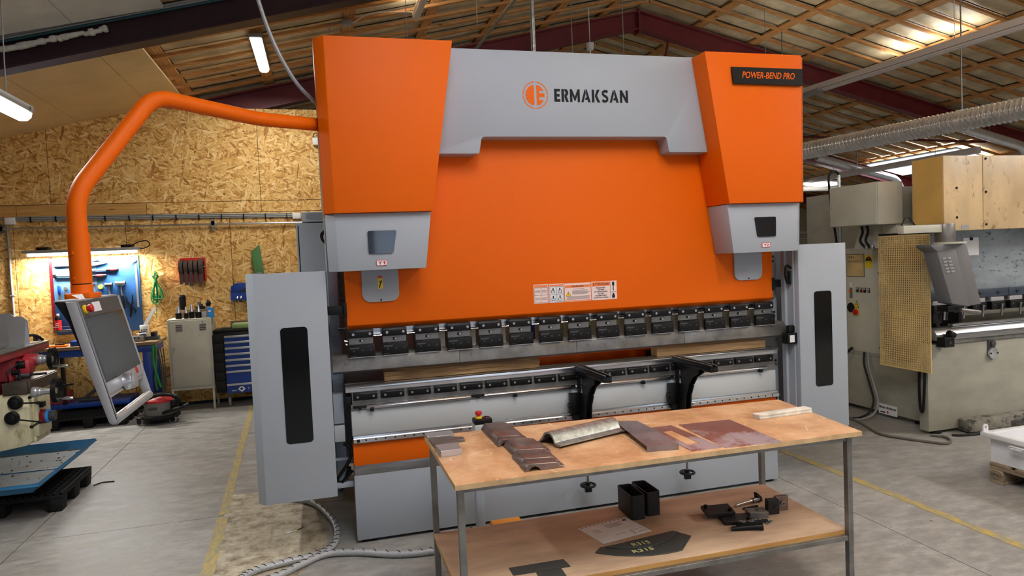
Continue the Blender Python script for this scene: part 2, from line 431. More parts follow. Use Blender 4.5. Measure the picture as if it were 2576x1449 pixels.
def spline(pts, n=8):
    P = [Vector(p) for p in pts]; P = [P[0]*2-P[1]]+P+[P[-1]*2-P[-2]]; out = []
    for i in range(1, len(P)-2):
        for k in range(n):
            t = k/n
            out.append(0.5*((2*P[i])+(P[i+1]-P[i-1])*t+(2*P[i-1]-5*P[i]+4*P[i+1]-P[i+2])*t*t+(3*P[i]-P[i-1]-3*P[i+1]+P[i+2])*t**3))
    return out+[P[-2]]
def text(name, s, mat, parent, x0, x1, z0, z1, y, bold=0.0, shear=0.0, depth=0.0008, mw=None, space=1.0, **props):
    """flat lettering fitted to the rectangle x0..x1, z0..z1 on the plane y, facing -y (or placed by matrix mw)"""
    cu = bpy.data.curves.new(name, 'FONT'); cu.body = s; cu.size = 1.0; cu.offset = bold; cu.shear = shear; cu.extrude = 0.5
    cu.space_character = space; cu.resolution_u = 3
    t = bpy.data.objects.new(name, cu); COL.objects.link(t)
    dg = bpy.context.evaluated_depsgraph_get(); dg.update()
    me = bpy.data.meshes.new_from_object(t.evaluated_get(dg)); bpy.data.objects.remove(t); bpy.data.curves.remove(cu)
    xs = [v.co.x for v in me.vertices]; ys = [v.co.y for v in me.vertices]
    sx = (x1-x0)/(max(xs)-min(xs)); sy = (z1-z0)/(max(ys)-min(ys)); off = root_base(parent); mx, my = min(xs), min(ys)
    for v in me.vertices:
        p = Vector((x0+(v.co.x-mx)*sx, y-v.co.z*depth*2, z0+(v.co.y-my)*sy))
        if mw is not None: p = mw @ p
        v.co = p-off
    me.materials.clear(); me.materials.append(MATS[mat]); me.name = name
    o = bpy.data.objects.new(name, me); COL.objects.link(o); o.parent = parent
    for k, val in props.items(): o[k] = val
    return o
def bolt_mb(p, d, r=0.007, h=0.006):
    p, d = Vector(p), Vector(d); b = MB()
    b.lathe([(r, 0), (r, h), (r*0.55, h), (r*0.5, h*0.35)], p, d, 12)
    return b

# ---------------------------------------------------------------- the setting
def roof_z(x, z0): return z0-0.235*abs(x-4.95)
def floor_and_walls():
    fl = MB().box(-9, 21, -9, 16, -0.2, -0.012).build('floor', 'dark_grey'); struct(fl)
    xs = [-9, -2.15, 3.155, 9.0, 21]; ys = [-9, -3.6, 0.88, 5.6, 10.5, 16]
    for i in range(4):
        for j in range(5):
            g = 0.003
            sl = MB().box(xs[i]+g, xs[i+1]-g, ys[j]+g, ys[j+1]-g, -0.1, 0.0).build('floor_slab', 'concrete', fl, smooth=False)
    # worn pale patch beside the hose
    pts = [(-0.93, 1.35), (-0.84, 0.2), (-0.80, -0.9), (-0.52, -0.95), (-0.36, -0.35), (-0.18, -0.02), (-0.17, 0.3), (-0.22, 0.62), (-0.28, 1.3)]
    jag = []
    for i, p in enumerate(pts):
        q = pts[(i+1) % len(pts)]
        for k in range(5):
            t = k/5; jag.append((p[0]*(1-t)+q[0]*t+rnd.uniform(-.012, .012), p[1]*(1-t)+q[1]*t+rnd.uniform(-.012, .012)))
    MB().prism(jag, 'z', 0, 0.0015).build('worn_concrete_patch', 'concrete_pale', fl, smooth=False)
    # yellow lane markings
    def strip(pts, wd):
        A = [(x-wd/2, y) for x, y in pts]; B = [(x+wd/2, y) for x, y in pts][::-1]
        MB().prism(A+B, 'z', 0, 0.0022).build('lane_marking', 'floor_yellow', fl, smooth=False)
    strip([(-1.06, 5.0), (-0.97, 2.6), (-0.90, 0.9)], 0.065); strip([(-0.90, 0.86), (-0.87, 0.1), (-0.84, -1.6)], 0.075)
    strip([(3.62, 0.86), (3.63, -0.4), (3.63, -3.6)], 0.07); strip([(3.60, 4.6), (3.62, 0.9)], 0.08)
    # hall walls
    wl = struct(MB().box(-9.1, -9, -9, 16, 0, 6).build('wall_left', 'wall_plain'))
    wr = struct(MB().box(21, 21.1, -9, 16, 0, 6).build('wall_right', 'wall_plain'))
    wf = struct(MB().box(-9, 21, 16, 16.1, 0, 6).build('wall_far', 'wall_cream'))
    for z in (1.05, 1.75, 2.45):
        for x in range(9, 21, 4):
            MB().box(x+.02, x+3.98, 15.96, 16.0, z+.012, z+.69).build('wall_panel', 'wall_cream', wf)
    # front wall with the gate behind the photographer
    wb = struct(MB().box(-9, 21, -9.2, -9.0, 0, 6).build('wall_front', 'wall_plain'))
    gate = struct(MB().box(-1.9, 8.4, -9.02, -8.98, 0, 3.1).build('door_1', 'light_grey'))
    for i in range(8):
        x = -1.7+i*1.26
        fr = MB().box(x, x+1.2, -8.985, -8.96, 1.55, 2.45).build('window_frame', 'black_matt', gate)
        MB().box(x+.04, x+1.16, -8.965, -8.955, 1.60, 2.40).build('pane', 'gate_pane', fr)
    # OSB partition with separate boards
    y = 5.48
    wo = struct(MB().box(-8.9, 0.9, y+0.02, y+0.1, 0, 3.86).build('wall_back', 'dark_grey'))
    g = 0.003
    def board(poly, mat='osb', t=0.022):
        MB().prism(poly, 'y', y, y+t).build('osb_board' if mat == 'osb' else 'spruce_board', mat, wo, bev=0.0015, seg=1)
    for x0, x1 in ((-8.8, -6.2), (-6.2, -3.32), (-3.32, -0.84), (-0.84, 0.9)):
        zt = 3.89
        if x0 == -3.32: poly = [(x0+g, 2.67), (x1-g, 2.67), (x1-g, zt), (-2.61, zt), (x0+g, 3.71)]
        elif x0 < -3.32: poly = [(x0+g, 2.67), (x1-g, 2.67), (x1-g, roof_z(x1, 5.66)), (x0+g, roof_z(x0, 5.66))]
        else: poly = [(x0+g, 2.67), (x1-g, 2.67), (x1-g, zt), (x0+g, zt)]
        board(poly)
    for x0, x1 in ((-8.8, -6.2), (-6.2, -3.7), (-3.7, -2.24)):
        board([(x0+g, 2.52), (x1-g, 2.52), (x1-g, 2.664), (x0+g, 2.664)], 'plank', 0.018)
    for x0, x1 in ((-2.24, -0.84), (-0.84, 0.9)):
        board([(x0+g, 2.52), (x1-g, 2.52), (x1-g, 2.664), (x0+g, 2.664)])
    for x0, x1 in ((-8.8, -6.25), (-6.25, -5.0), (-5.0, -3.75), (-3.75, -2.5), (-2.5, -1.25), (-1.25, 0.0), (0, 0.9)):
        board([(x0+g, 0.04), (x1-g, 0.04), (x1-g, 2.514), (x0+g, 2.514)])
    MB().box(-8.8, 0.9, y-0.005, y+0.02, 0, 0.038).build('skirting_rail', 'black_matt', wo)
floor_and_walls()

def roof():
    ce = MB()
    for s in (-1, 1):
        xa, xb = 4.95, 4.95+s*(14.2 if s < 0 else 16.3)
        ce.loft([(xa, -9.2, 5.80), (xb, -9.2, roof_z(xb, 5.80)), (xb, -9.2, roof_z(xb, 5.9)), (xa, -9.2, 5.9)],
                [(xa, 16.2, 5.80), (xb, 16.2, roof_z(xb, 5.80)), (xb, 16.2, roof_z(xb, 5.9)), (xa, 16.2, 5.9)])
    ce = struct(ce.build('ceiling', 'roof_panel'))
    def slab(name, mat, x0, x1, y0, y1, za, zb, par=ce, **k):
        return MB().loft([(x0, y0, roof_z(x0, za)), (x1, y0, roof_z(x1, za)), (x1, y0, roof_z(x1, zb)), (x0, y0, roof_z(x0, zb))],
                         [(x0, y1, roof_z(x0, za)), (x1, y1, roof_z(x1, za)), (x1, y1, roof_z(x1, zb)), (x0, y1, roof_z(x0, zb))]).build(name, mat, par, **k)
    # purlins along the hall
    px = [4.34-i for i in range(13)]+[6.0+i for i in range(14)]
    for x in px: slab('purlin', 'timber_y', x-.065, x+.065, -9, 16, 5.606, 5.632)
    # ceiling battens down the slopes
    by = [5.38+0.42*i for i in range(-34, 26)]
    for yy in by:
        if yy < 1.5 or yy > 12: continue
        slab('batten', 'timber_x', -8.5, 4.93, yy-.027, yy+.027, 5.574, 5.606)
        slab('batten', 'timber_x', 4.97, 20.5, yy-.027, yy+.027, 5.574, 5.606)
    rest = MB()
    for yy in by:
        if 1.5 <= yy <= 12: continue
        for x0, x1 in ((-8.5, 4.93), (4.97, 20.5)):
            rest.loft([(x0, yy-.027, roof_z(x0, 5.574)), (x1, yy-.027, roof_z(x1, 5.574)), (x1, yy-.027, roof_z(x1, 5.606)), (x0, yy-.027, roof_z(x0, 5.606))],
                      [(x0, yy+.027, roof_z(x0, 5.574)), (x1, yy+.027, roof_z(x1, 5.574)), (x1, yy+.027, roof_z(x1, 5.606)), (x0, yy+.027, roof_z(x0, 5.606))])
    rest.build('batten_rest', 'timber_x', ce, kind='stuff')
    # insulation panels between the purlins: slightly sagging sheets
    edges = sorted(px); cells = []
    for i in range(len(edges)-1):
        x0, x1 = edges[i]+.065, edges[i+1]-.065
        parts = [(x0, 4.94), (4.96, x1)] if x0 < 4.95 < x1 else [(x0, x1)]
        for a, b in parts:
            for k in range(len(by)-1): cells.append((a, b, by[k]+.01, by[k+1]-.01))
    def sheet(mb, a, b, c, d):
        j = rnd.uniform(-.006, .004); sg = rnd.uniform(.004, .012); vs = []
        for iy in range(3):
            for ix in range(3):
                x = a+(b-a)*ix/2; y = c+(d-c)*iy/2
                vs.append((x, y, roof_z(x, 5.648)+j-(sg if ix == 1 else 0)*(1 if iy == 1 else 0.5)))
        return mb.add(vs, [(q+r*3, q+1+r*3, q+4+r*3, q+3+r*3) for r in range(2) for q in range(2)])
    rest = MB()
    for a, b, c, d in cells:
        # the roof light on the right slope
        if a > 12.9 and a < 13.8 and 7.2 < c < 9.7: continue
        near = (-1.7 < a < 5 and 2.2 < c < 7.2) or (a >= 4.9 and a < 13.0 and 2.0 < c < 10.4)
        if near: sheet(MB(), a, b, c, d).build('insulation_panel', 'roof_panel', ce)
        else: sheet(rest, a, b, c, d)
    rest.build('insulation_panel_rest', 'roof_panel', ce, kind='stuff')
    # steel rafters
    for n, yy in enumerate((-4.9, -1.3, 2.25, 5.78, 9.95, 14.0)):
        mat = 'rafter_dark' if yy == 2.25 else 'rafter_red'
        for s, xe in ((-1, -8.9), (1, 20.8)):
            a, b = (xe, 4.945) if s < 0 else (4.955, xe)
            r = MB()
            sk = .055 if yy == 2.25 else 0
            def bar(y0, y1, za, zb):
                r.loft([(a, y0-sk*a, roof_z(a, za)), (b, y0-sk*b, roof_z(b, za)), (b, y0-sk*b, roof_z(b, zb)), (a, y0-sk*a, roof_z(a, zb))],
                       [(a, y1-sk*a, roof_z(a, za)), (b, y1-sk*b, roof_z(b, za)), (b, y1-sk*b, roof_z(b, zb)), (a, y1-sk*a, roof_z(a, zb))])
            bar(yy-.085, yy+.085, 5.28, 5.298); bar(yy-.006, yy+.006, 5.298, 5.548); bar(yy-.085, yy+.085, 5.548, 5.572)
            r.build('steel_rafter', mat, ce, smooth=False)
        ya = yy-(.055*4.95 if yy == 2.25 else 0)
        MB().box(4.935, 4.965, ya-.09, ya+.09, 5.22, 5.60).build('apex_plate', mat, ce)
        for k in range(4):
            bolt_mb((4.93, ya-.045, 5.29+k*.09), (-1, 0, 0), .012, .014).build('bolt', mat, ce)
    # roof bracing rods between the rafters
    MB().cyl((5.5, 5.78, 5.16), (7.3, 9.9, 4.72), .022, 8).build('roof_brace', 'rafter_red', ce)
    MB().cyl((12.2, 5.9, 3.55), (8.6, 9.9, 4.40), .022, 8).build('roof_brace', 'rafter_red', ce)
    # plasterboard lining on the lower left slope
    for x0, x1 in ((-2.08, -1.70), (-2.93, -2.085), (-3.8, -2.935), (-5.0, -3.805), (-7.5, -5.005)):
        for y0, y1 in ((2.45, 3.88), (3.885, 5.48)):
            slab('lining_board', 'plasterboard', x0, x1, y0, y1, 5.545, 5.565)
    for x0, x1 in ((-2.0, -1.3), (-2.9, -2.005), (-4.4, -2.905)):
        slab('lining_board', 'plasterboard_white', x0, x1, 0.2, 2.16, 5.50, 5.52)
    # foam left on the rafter edge
    f = MB(); x = -4.2
    while x < -1.78:
        wd = rnd.uniform(.02, .05); h = rnd.uniform(.014, .032)
        f.obox((x+wd/2, 2.155-.055*x-rnd.uniform(0, .01), roof_z(x, 5.44)+rnd.uniform(-.006, .006)), (wd*1.5, .05, h*1.8), (0, -SLOPE, rnd.uniform(-.1, .1))); x += wd
    f.build('foam_strip', 'foam', ce, bev=.012)
    # roof light panes: first two added out of view, last one visible
    for x, y0, y1 in ((0.6, -5.4, -1.8), (9.0, -4.2, -0.6), (13.6, 7.25, 9.85)):
        fr = slab('roof_light', 'white', x-.6, x+.6, y0, y1, 5.55, 5.573)
        slab('pane', 'sky_pane', x-.53, x+.53, y0+.06, y1-.06, 5.535, 5.548, fr)
roof()

# ---------------------------------------------------------------- the press brake
def press_brake():
    T = thing('press_brake', 'large orange and grey press brake with a control panel on an orange arm', 'press brake', (1.55, 0.5, 0))
    def P(mb, name, mat, par=None, bev=0, **k): return mb.build(name, mat, par or T, bev, **k)
    # ram: orange upper beam with a sloped lower edge
    ram = P(MB().prism([(0, 1.388), (0, 3.0), (.12, 3.0), (.12, 1.36), (.028, 1.36)], 'x', .012, 3.097), 'ram', 'orange', bev=.004, label='wide orange upper beam')
    P(MB().box(.02, 3.09, .034, .10, 1.322, 1.36).box(.02, 3.09, .02, .05, 1.345, 1.36), 'ram_tool_rail', 'steel_bright')
    # grey header between the two cylinder covers
    hd = [(.55, 2.433)]+[(.868, 2.433), (.877, 2.439), (.893, 2.522), (.900, 2.535), (.912, 2.54), (2.172, 2.545), (2.186, 2.541), (2.193, 2.53), (2.206, 2.447), (2.214, 2.44), (2.56, 2.44), (2.56, 3.088), (.55, 3.088)]
    head = P(MB().prism(hd, 'y', -.13, .10), 'header_panel', 'light_grey', bev=.004)
    # emblem: ring of four arcs, half gear and letter E cut in orange
    cx, cz, yy = 1.263, 2.807, -.1305
    em = P(MB().prism(circ(cx, cz, .062, 24), 'y', -.1302, -.13), 'emblem', 'light_grey', head)
    for k in range(4):
        a0, a1 = k*PI/2+.05, (k+1)*PI/2-.05; n = 14
        o = [(cx+.086*math.cos(a0+(a1-a0)*i/n), cz+.088*math.sin(a0+(a1-a0)*i/n)) for i in range(n+1)]
        q = [(cx+.080*math.cos(a0+(a1-a0)*i/n), cz+.082*math.sin(a0+(a1-a0)*i/n)) for i in range(n+1)]
        P(MB().prism(o+q[::-1], 'y', -.1315, -.13), 'emblem_arc', 'orange', head)
    gear = []
    for i in range(7):
        a = PI/2+.10+i*(PI-.2)/7
        for r, da in ((.050, 0), (.062, .02), (.062, .22), (.050, .24)):
            b = a+da*1.6
            if b < 1.5*PI-.05: gear.append((cx-.006+r*math.cos(b), cz+r*1.08*math.sin(b)))
    gear = [(cx-.008, cz+.066)]+[p for p in gear if p[0] < cx-.010]+[(cx-.008, cz-.066)]
    P(MB().prism(gear, 'y', -.1315, -.13), 'emblem_gear', 'orange', head)
    E = [(cx+.008, cz-.066), (cx+.03, cz-.060), (cx+.052, cz-.038), (cx+.056, cz-.030), (cx+.026, cz-.030), (cx+.026, cz-.012), (cx+.062, cz-.012), (cx+.062, cz+.012),
         (cx+.026, cz+.012), (cx+.026, cz+.030), (cx+.056, cz+.030), (cx+.052, cz+.038), (cx+.03, cz+.060), (cx+.008, cz+.066)]
    P(MB().prism(E, 'y', -.1315, -.13), 'emblem_letter', 'orange', head)
    bar_ = [(0, 0), (.24, 0), (.24, 1), (0, 1)]
    sp = [(.60, .80), (.50, .90), (.31, .90), (.15, .81), (.14, .66), (.26, .56), (.45, .46), (.57, .36), (.56, .19), (.42, .10), (.24, .10), (.08, .20)]
    so, si = [], []
    for k, p in enumerate(sp):
        q0, q1 = Vector(sp[max(k-1, 0)]), Vector(sp[min(k+1, len(sp)-1)]); n = (q1-q0).normalized(); n = Vector((-n.y, n.x))*.105
        so.append((p[0]+n.x, p[1]+n.y)); si.append((p[0]-n.x, p[1]-n.y))
    A_ = [[(0, 0), (.22, 0), (.46, .78), (.38, 1), (.35, 1)], [(.43, 1), (.56, 1), (.90, 0), (.66, 0), (.60, .19), (.36, .19), (.42, .37), (.55, .37), (.47, .64), (.49, .82)]]
    glyphs = [(.55, [[(0, 0), (.55, 0), (.55, .2), (.24, .2), (.24, .4), (.5, .4), (.5, .6), (.24, .6), (.24, .8), (.55, .8), (.55, 1), (0, 1)]]),
              (.67, [bar_, [(.29, 1), (.44, 1), (.58, .92), (.64, .78), (.64, .64), (.57, .51), (.48, .45), (.67, 0), (.42, 0), (.27, .40), (.29, .58), (.37, .6), (.40, .7), (.37, .8), (.29, .82)]]),
              (.94, [[(0, 0), (.22, 0), (.22, .55), (.42, .1), (.52, .1), (.72, .55), (.72, 0), (.94, 0), (.94, 1), (.74, 1), (.47, .42), (.2, 1), (0, 1)]]),
              (.90, A_), (.80, [bar_, [(.29, .5), (.5, 1), (.77, 1), (.51, .53), (.80, 0), (.53, 0)]]), (.66, [so+si[::-1]]), (.90, A_),
              (.80, [[(0, 0), (.22, 0), (.22, .6), (.58, 0), (.80, 0), (.80, 1), (.58, 1), (.58, .4), (.22, 1), (0, 1)]])]
    gap = .13; tot = sum(g_[0] for g_ in glyphs)+gap*7; k_ = (1.914-1.392)/tot; xx = 1.392
    for wd_, polys in glyphs:
        m_ = MB()
        for poly in polys: m_.prism([(xx+px_*k_, 2.768+pz_*.083) for px_, pz_ in poly], 'y', -.1315, -.13)
        P(m_, 'letter', 'black_matt', head, smooth=False); xx += (wd_+gap)*k_
    # cylinder covers, left and mirrored right
    def mx(s, x): return x if s < 0 else 3.1-x
    for s in (-1, 1):
        f = lambda pts: [(mx(s, x), y, z) for x, y, z in pts]
        lo = [(-.036, -.286, 2.07), (.537, -.286, 2.07), (.537, .12, 2.07), (-.095, .12, 2.07), (-.095, -.235, 2.07)]
        hi = [(-.047, -.30, 3.08), (.70, -.30, 3.08), (.70, .12, 3.08), (-.105, .12, 3.08), (-.105, -.245, 3.08)]
        cov = P(MB().loft(f(lo), f(hi)), 'cylinder_cover', 'orange', bev=.004, label='orange cover of the left cylinder' if s < 0 else 'orange cover of the right cylinder')
        lo = [(-.028, -.242, 1.73), (.486, -.242, 1.73), (.486, -.002, 1.73), (-.082, -.002, 1.73), (-.082, -.195, 1.73)]
        hi = [(-.036, -.25, 2.068), (.531, -.25, 2.068), (.531, -.002, 2.068), (-.09, -.002, 2.068), (-.09, -.2, 2.068)]
        low = P(MB().loft(f(lo), f(hi)), 'lower_cover', 'light_grey', bev=.004)
        if s < 0: q = [(.147, 1.963), (.318, 1.963), (.294, 1.828), (.149, 1.827)]
        else: q = [(2.779, 1.974), (2.952, 1.974), (2.948, 1.837), (2.801, 1.837)]
        P(MB().prism(rquad(q, .012), 'y', -.253, -.244), 'window', 'glass_dark', low)
        x0, x1 = (.190, .254) if s < 0 else (2.838, 2.902); z0, z1 = (1.755, 1.788) if s < 0 else (1.764, 1.795)
        st = MB().prism(rrect(x0, x1, z0, z1, .005), 'y', -.2475, -.244)
        st = P(st, 'axis_sticker', 'red', low)
        P(MB().prism(rrect(x0+.0025, x1-.0025, z0+.0025, z1-.0025, .004), 'y', -.2480, -.2472), 'sticker_face', 'paper', low)
        if s < 0:
            text('axis_letter', 'Y', 'red', low, x0+.010, x0+.034, z0+.007, z1-.007, -.2482, bold=.03)
            n0, h0 = x0+.037, z1-z0-.014
            P(MB().prism([(n0+.016*q_[0], z0+.007+h0*q_[1]) for q_ in ((.1, .52), (.1, .70), (.5, 1), (.95, 1), (.95, 0), (.5, 0), (.5, .68))], 'y', -.249, -.2475), 'axis_number', 'red', low)
        else: text('axis_number', 'Y2', 'red', low, x0+.010, x1-.010, z0+.007, z1-.007, -.2482, bold=.03)
        x0, x1 = (.112, .341) if s < 0 else (2.767, 3.000)
        tong = P(MB().prism(rrect(x0, x1, 1.528, 1.95, .052, 8), 'y', -.014, .002), 'access_plate', 'light_grey', bev=.001, seg=1)
        P(bolt_mb(((x0+x1)/2, -.014, 1.54), (0, -1, 0), .0055, .003), 'screw', 'black', tong)
        if s < 0:
            sk = P(MB().box(.211, .242, -.0155, -.0138, 1.610, 1.692), 'maintenance_sticker', 'yellow', tong)
            P(MB().box(.212, .241, -.0158, -.0150, 1.676, 1.691), 'sticker_head', 'red', tong)
            P(MB().prism([(.216, 1.616), (.222, 1.614), (.231, 1.646), (.236, 1.650), (.236, 1.662), (.231, 1.666), (.231, 1.658), (.226, 1.656), (.224, 1.662), (.221, 1.652), (.224, 1.646)], 'y', -.0160, -.0150), 'wrench_print', 'black', tong)
    P(MB().box(2.585, 2.592, -.1, -.09, 2.15, 2.16), 'screw', 'black')
    # model name plate on the right cover
    pl = P(MB().prism([(2.588, 2.979), (3.146, 2.98), (3.146, 2.866), (2.600, 2.869)], 'y', -.318, -.306).box(3.143, 3.152, -.31, -.24, 2.868, 2.978), 'name_plate', 'black', bev=.001, seg=1)
    text('lettering', 'POWER-BEND PRO', 'orange', pl, 2.667, 3.081, 2.906, 2.950, -.3185, bold=.012, shear=.22, space=1.0)
    # warning stickers on the ram
    def sticker(x0, x1, z0, z1, mat='paper_pink'):
        f = P(MB().box(x0, x1, -.0014, .001, z0, z1), 'warning_sticker', mat, ram); return f
    def bar(par, x0, x1, z0, z1, mat, y=-.0018): return P(MB().box(x0, x1, y, -.001, z0, z1), 'sticker_print', mat, par)
    MATS['sticker_orange'] = MATS.get('sticker_orange') or paint('sticker_orange', (242, 132, 74), 0.5)
    s1 = sticker(1.236, 1.340, 1.452, 1.580); bar(s1, 1.240, 1.336, 1.560, 1.575, 'sticker_orange')
    g = MB()
    for z in (1.456, 1.506, 1.556): g.box(1.240, 1.336, -.0019, -.001, z, z+.0018)
    for x in (1.240, 1.287, 1.334): g.box(x, x+.0018, -.0019, -.001, 1.456, 1.558)
    P(g, 'sticker_grid', 'dark_grey', ram)
    g = MB()
    for x in (1.246, 1.292):
        for z in (1.476, 1.482, 1.488, 1.526, 1.532, 1.538): g.box(x, x+.036, -.0019, -.001, z, z+.002)
    P(g, 'sticker_print', 'dark_grey', ram, kind='stuff')
    s2 = sticker(1.346, 1.452, 1.451, 1.578, 'paper'); bar(s2, 1.350, 1.448, 1.562, 1.574, 'sticker_orange')
    g = MB()
    for z in (1.455, 1.507, 1.558): g.box(1.350, 1.448, -.0019, -.001, z, z+.0018)
    for x in (1.350, 1.398, 1.446): g.box(x, x+.0018, -.0019, -.001, 1.455, 1.56)
    for cxx in (1.374, 1.422):
        for czz in (1.480, 1.532):
            g.prism([(cxx-.013, czz-.016), (cxx-.013, czz+.004), (cxx-.010, czz+.004), (cxx-.010, czz-.013), (cxx+.010, czz-.013), (cxx+.010, czz+.004), (cxx+.013, czz+.004), (cxx+.013, czz-.016)], 'y', -.0019, -.001)
            g.prism([(cxx-.004, czz+.018), (cxx+.004, czz+.018), (cxx+.004, czz+.002), (cxx, czz-.005), (cxx-.004, czz+.002)], 'y', -.0019, -.001)
    P(g, 'sticker_print', 'black', ram, kind='stuff')
    s3 = sticker(1.457, 1.647, 1.451, 1.576); bar(s3, 1.460, 1.644, 1.545, 1.563, 'sticker_orange'); bar(s3, 1.460, 1.644, 1.454, 1.460, 'sticker_orange')
    text('lettering', 'WARNING', 'black', ram, 1.507, 1.594, 1.548, 1.560, -.0021, bold=.0)
    P(MB().prism([(1.464, 1.489), (1.502, 1.489), (1.483, 1.522)], 'y', -.0019, -.001), 'warning_triangle', 'black', ram)
    P(MB().prism([(1.4675, 1.491), (1.4985, 1.491), (1.483, 1.518)], 'y', -.0022, -.0015), 'triangle_face', 'yellow', ram)
    text('lettering', '!', 'black', ram, 1.4815, 1.4845, 1.495, 1.511, -.0023)
    g = MB()
    for i, z in enumerate((1.535, 1.524, 1.516, 1.511, 1.506, 1.501, 1.484, 1.478, 1.472, 1.466)):
        a, b = (1.515, 1.600) if i == 0 else ((1.510, 1.640-.012*(i % 3)) if i < 6 else (1.468+.004*(i % 2), 1.638))
        g.box(a, b, -.0019, -.001, z, z+.0022)
    P(g, 'sticker_print', 'dark_grey', ram, kind='stuff')
    s4 = sticker(1.652, 1.840, 1.451, 1.578); bar(s4, 1.655, 1.790, 1.545, 1.574, 'sticker_orange')
    text('lettering', 'ATTENTION!', 'black', ram, 1.663, 1.780, 1.552, 1.567, -.0021, bold=.0)
    for i, ln in enumerate(('PLEASE KEEP', 'TOP BEAM', 'AT DOWN POSITION', 'IN CASE', 'MACHINE IS NOT', 'IN USE FOR A WHILE')):
        hw = len(ln)*.0030; z = 1.530-i*.0135
        text('lettering', ln, 'black', ram, 1.721-hw, 1.721+hw, z, z+.0085, -.0021, bold=.0)
    g = MB().box(1.791, 1.793, -.0019, -.001, 1.455, 1.574).box(1.791, 1.837, -.0019, -.001, 1.5, 1.502)
    g.box(1.806, 1.822, -.0019, -.001, 1.545, 1.57).box(1.811, 1.817, -.0019, -.001, 1.51, 1.545).box(1.804, 1.824, -.0019, -.001, 1.46, 1.483).box(1.809, 1.819, -.0019, -.001, 1.483, 1.494)
    P(g, 'sticker_print', 'black', ram, kind='stuff')
    # punch clamps: one built, fourteen copies (positions relative to the machine's base)
    x0 = .014
    def clamp():
        c = MB().box(x0, x0+.150, -.016, .085, 1.205, 1.318)
        c = P(c, 'punch_clamp', 'steel_dull', bev=.002, seg=1)
        P(MB().prism([(-.016, 1.308), (-.036, 1.312), (-.036, 1.348), (-.028, 1.362), (-.010, 1.362), (-.010, 1.308)], 'x', x0-.002, x0+.152), 'clamp_plate', 'black', c, bev=.002)
        for dx in (.028, .130): P(bolt_mb((x0+dx, -.036, 1.334), (0, -1, 0), .0085, .005), 'bolt', 'steel_bright', c)
        P(MB().prism(rrect(x0+.063, x0+.092, 1.282, 1.298, .0078), 'y', -.0172, -.015), 'slot', 'black', c)
        P(bolt_mb((x0+.082, -.0165, 1.290), (0, -1, 0), .007, .006), 'lock_screw', 'steel_bright', c)
        P(MB().box(x0-.004, x0+.157, -.044, -.016, 1.192, 1.266), 'lower_plate', 'black', c, bev=.003)
        g = MB()
        for k in range(13): g.box(x0+.002+k*.0118, x0+.0095+k*.0118, -.040, -.018, 1.266, 1.2705)
        g.box(x0-.0055, x0-.0035, -.0435, -.018, 1.196, 1.262)
        P(g, 'serration', 'black', c, smooth=False, kind='stuff')
        P(MB().box(x0-.003, x0+.156, -.0435, -.02, 1.1885, 1.192), 'edge_strip', 'aluminium', c)
        for k in range(3): P(MB().lathe([(.0055, 0), (.0055, .0015), (.0035, .0015), (.0035, .0005)], (x0+.028+k*.052, -.044, 1.232+.001*k), (0, -1, 0), 12), 'bolt', 'dark_grey', c)
        g = MB()
        for k in range(9): g.box(x0+.004+k*.0058, x0+.008+k*.0058, -.0446, -.0438, 1.247, 1.2525)
        g.prism([(x0+.054, 1.246), (x0+.063, 1.255), (x0+.059, 1.246)], 'y', -.0446, -.0438).box(x0+.004, x0+.052, -.0446, -.0438, 1.2435, 1.245)
        g.box(x0+.006, x0+.040, -.0446, -.0438, 1.2005, 1.202)
        P(g, 'plate_print', 'bronze_holder', c, smooth=False, kind='stuff')
        return c
    c0 = clamp()
    for i in range(1, 15): copy_tree(c0, T, (.2075*i, 0, 0))
    for i in range(14):
        xa = x0+.2075*i+.152; P(MB().cyl((xa, -.022, 1.318), (xa+.055, -.022, 1.318), .003, 8).cyl((xa+.004, -.022, 1.318), (xa+.012, -.022, 1.318), .0055, 8).cyl((xa+.043, -.022, 1.318), (xa+.051, -.022, 1.318), .0055, 8), 'link_rod', 'steel_bright')
    # upper tool in four lengths
    prof = [(-.03, 1.106), (-.03, 1.186), (-.006, 1.206), (.066, 1.206), (.066, 1.15), (.046, 1.094), (.030, 1.086)]
    for a, b in ((-.092, .7055), (.7065, 1.5165), (1.5175, 2.3355), (2.3365, 3.172)):
        pu = P(MB().prism(prof, 'x', a, b), 'punch', 'steel_dull', bev=.001, seg=1)
        g = MB().box(a+.07, a+.078, -.0306, -.0298, 1.157, 1.159).box(a+.078, a+.0795, -.0306, -.0298, 1.152, 1.159).box(a+.071, a+.079, -.0306, -.0298, 1.151, 1.153).box(a+.088, a+.097, -.0306, -.0298, 1.153, 1.1545).box(a+.070, a+.096, -.0306, -.0298, 1.143, 1.1442)
        P(g, 'stamped_mark', 'black', pu, smooth=False)
    # lower tool: grooved die rail
    P(MB().prism([(0, .967), (0, .988), (-.012, .990), (-.012, 1.006), (.0, 1.013), (.038, 1.013), (.055, .992), (.072, 1.013), (.115, 1.013), (.115, .967)], 'x', -.022, 3.122), 'die', 'steel_bright', bev=.001, seg=1)
    P(MB().box(.015, 3.099, .006, .11, .888, .967), 'die_holder', 'steel_dull')
    d0 = P(MB().prism([(.006, .915), (-.018, .916), (-.020, .955), (-.014, .963), (.006, .963)], 'x', .024, .171), 'die_clamp', 'black', bev=.002)
    for dx in (.026, .124): P(bolt_mb((.024+dx, -.02, .938), (0, -1, 0), .0075, .003), 'bolt', 'steel', d0)
    for i in range(1, 18): copy_tree(d0, T, (.1705*i, 0, 0))
    for i in range(1, 18, 2): P(bolt_mb((.0125+.1705*i+.0, .006, .932), (0, -1, 0), .008, .006), 'set_screw', 'steel')
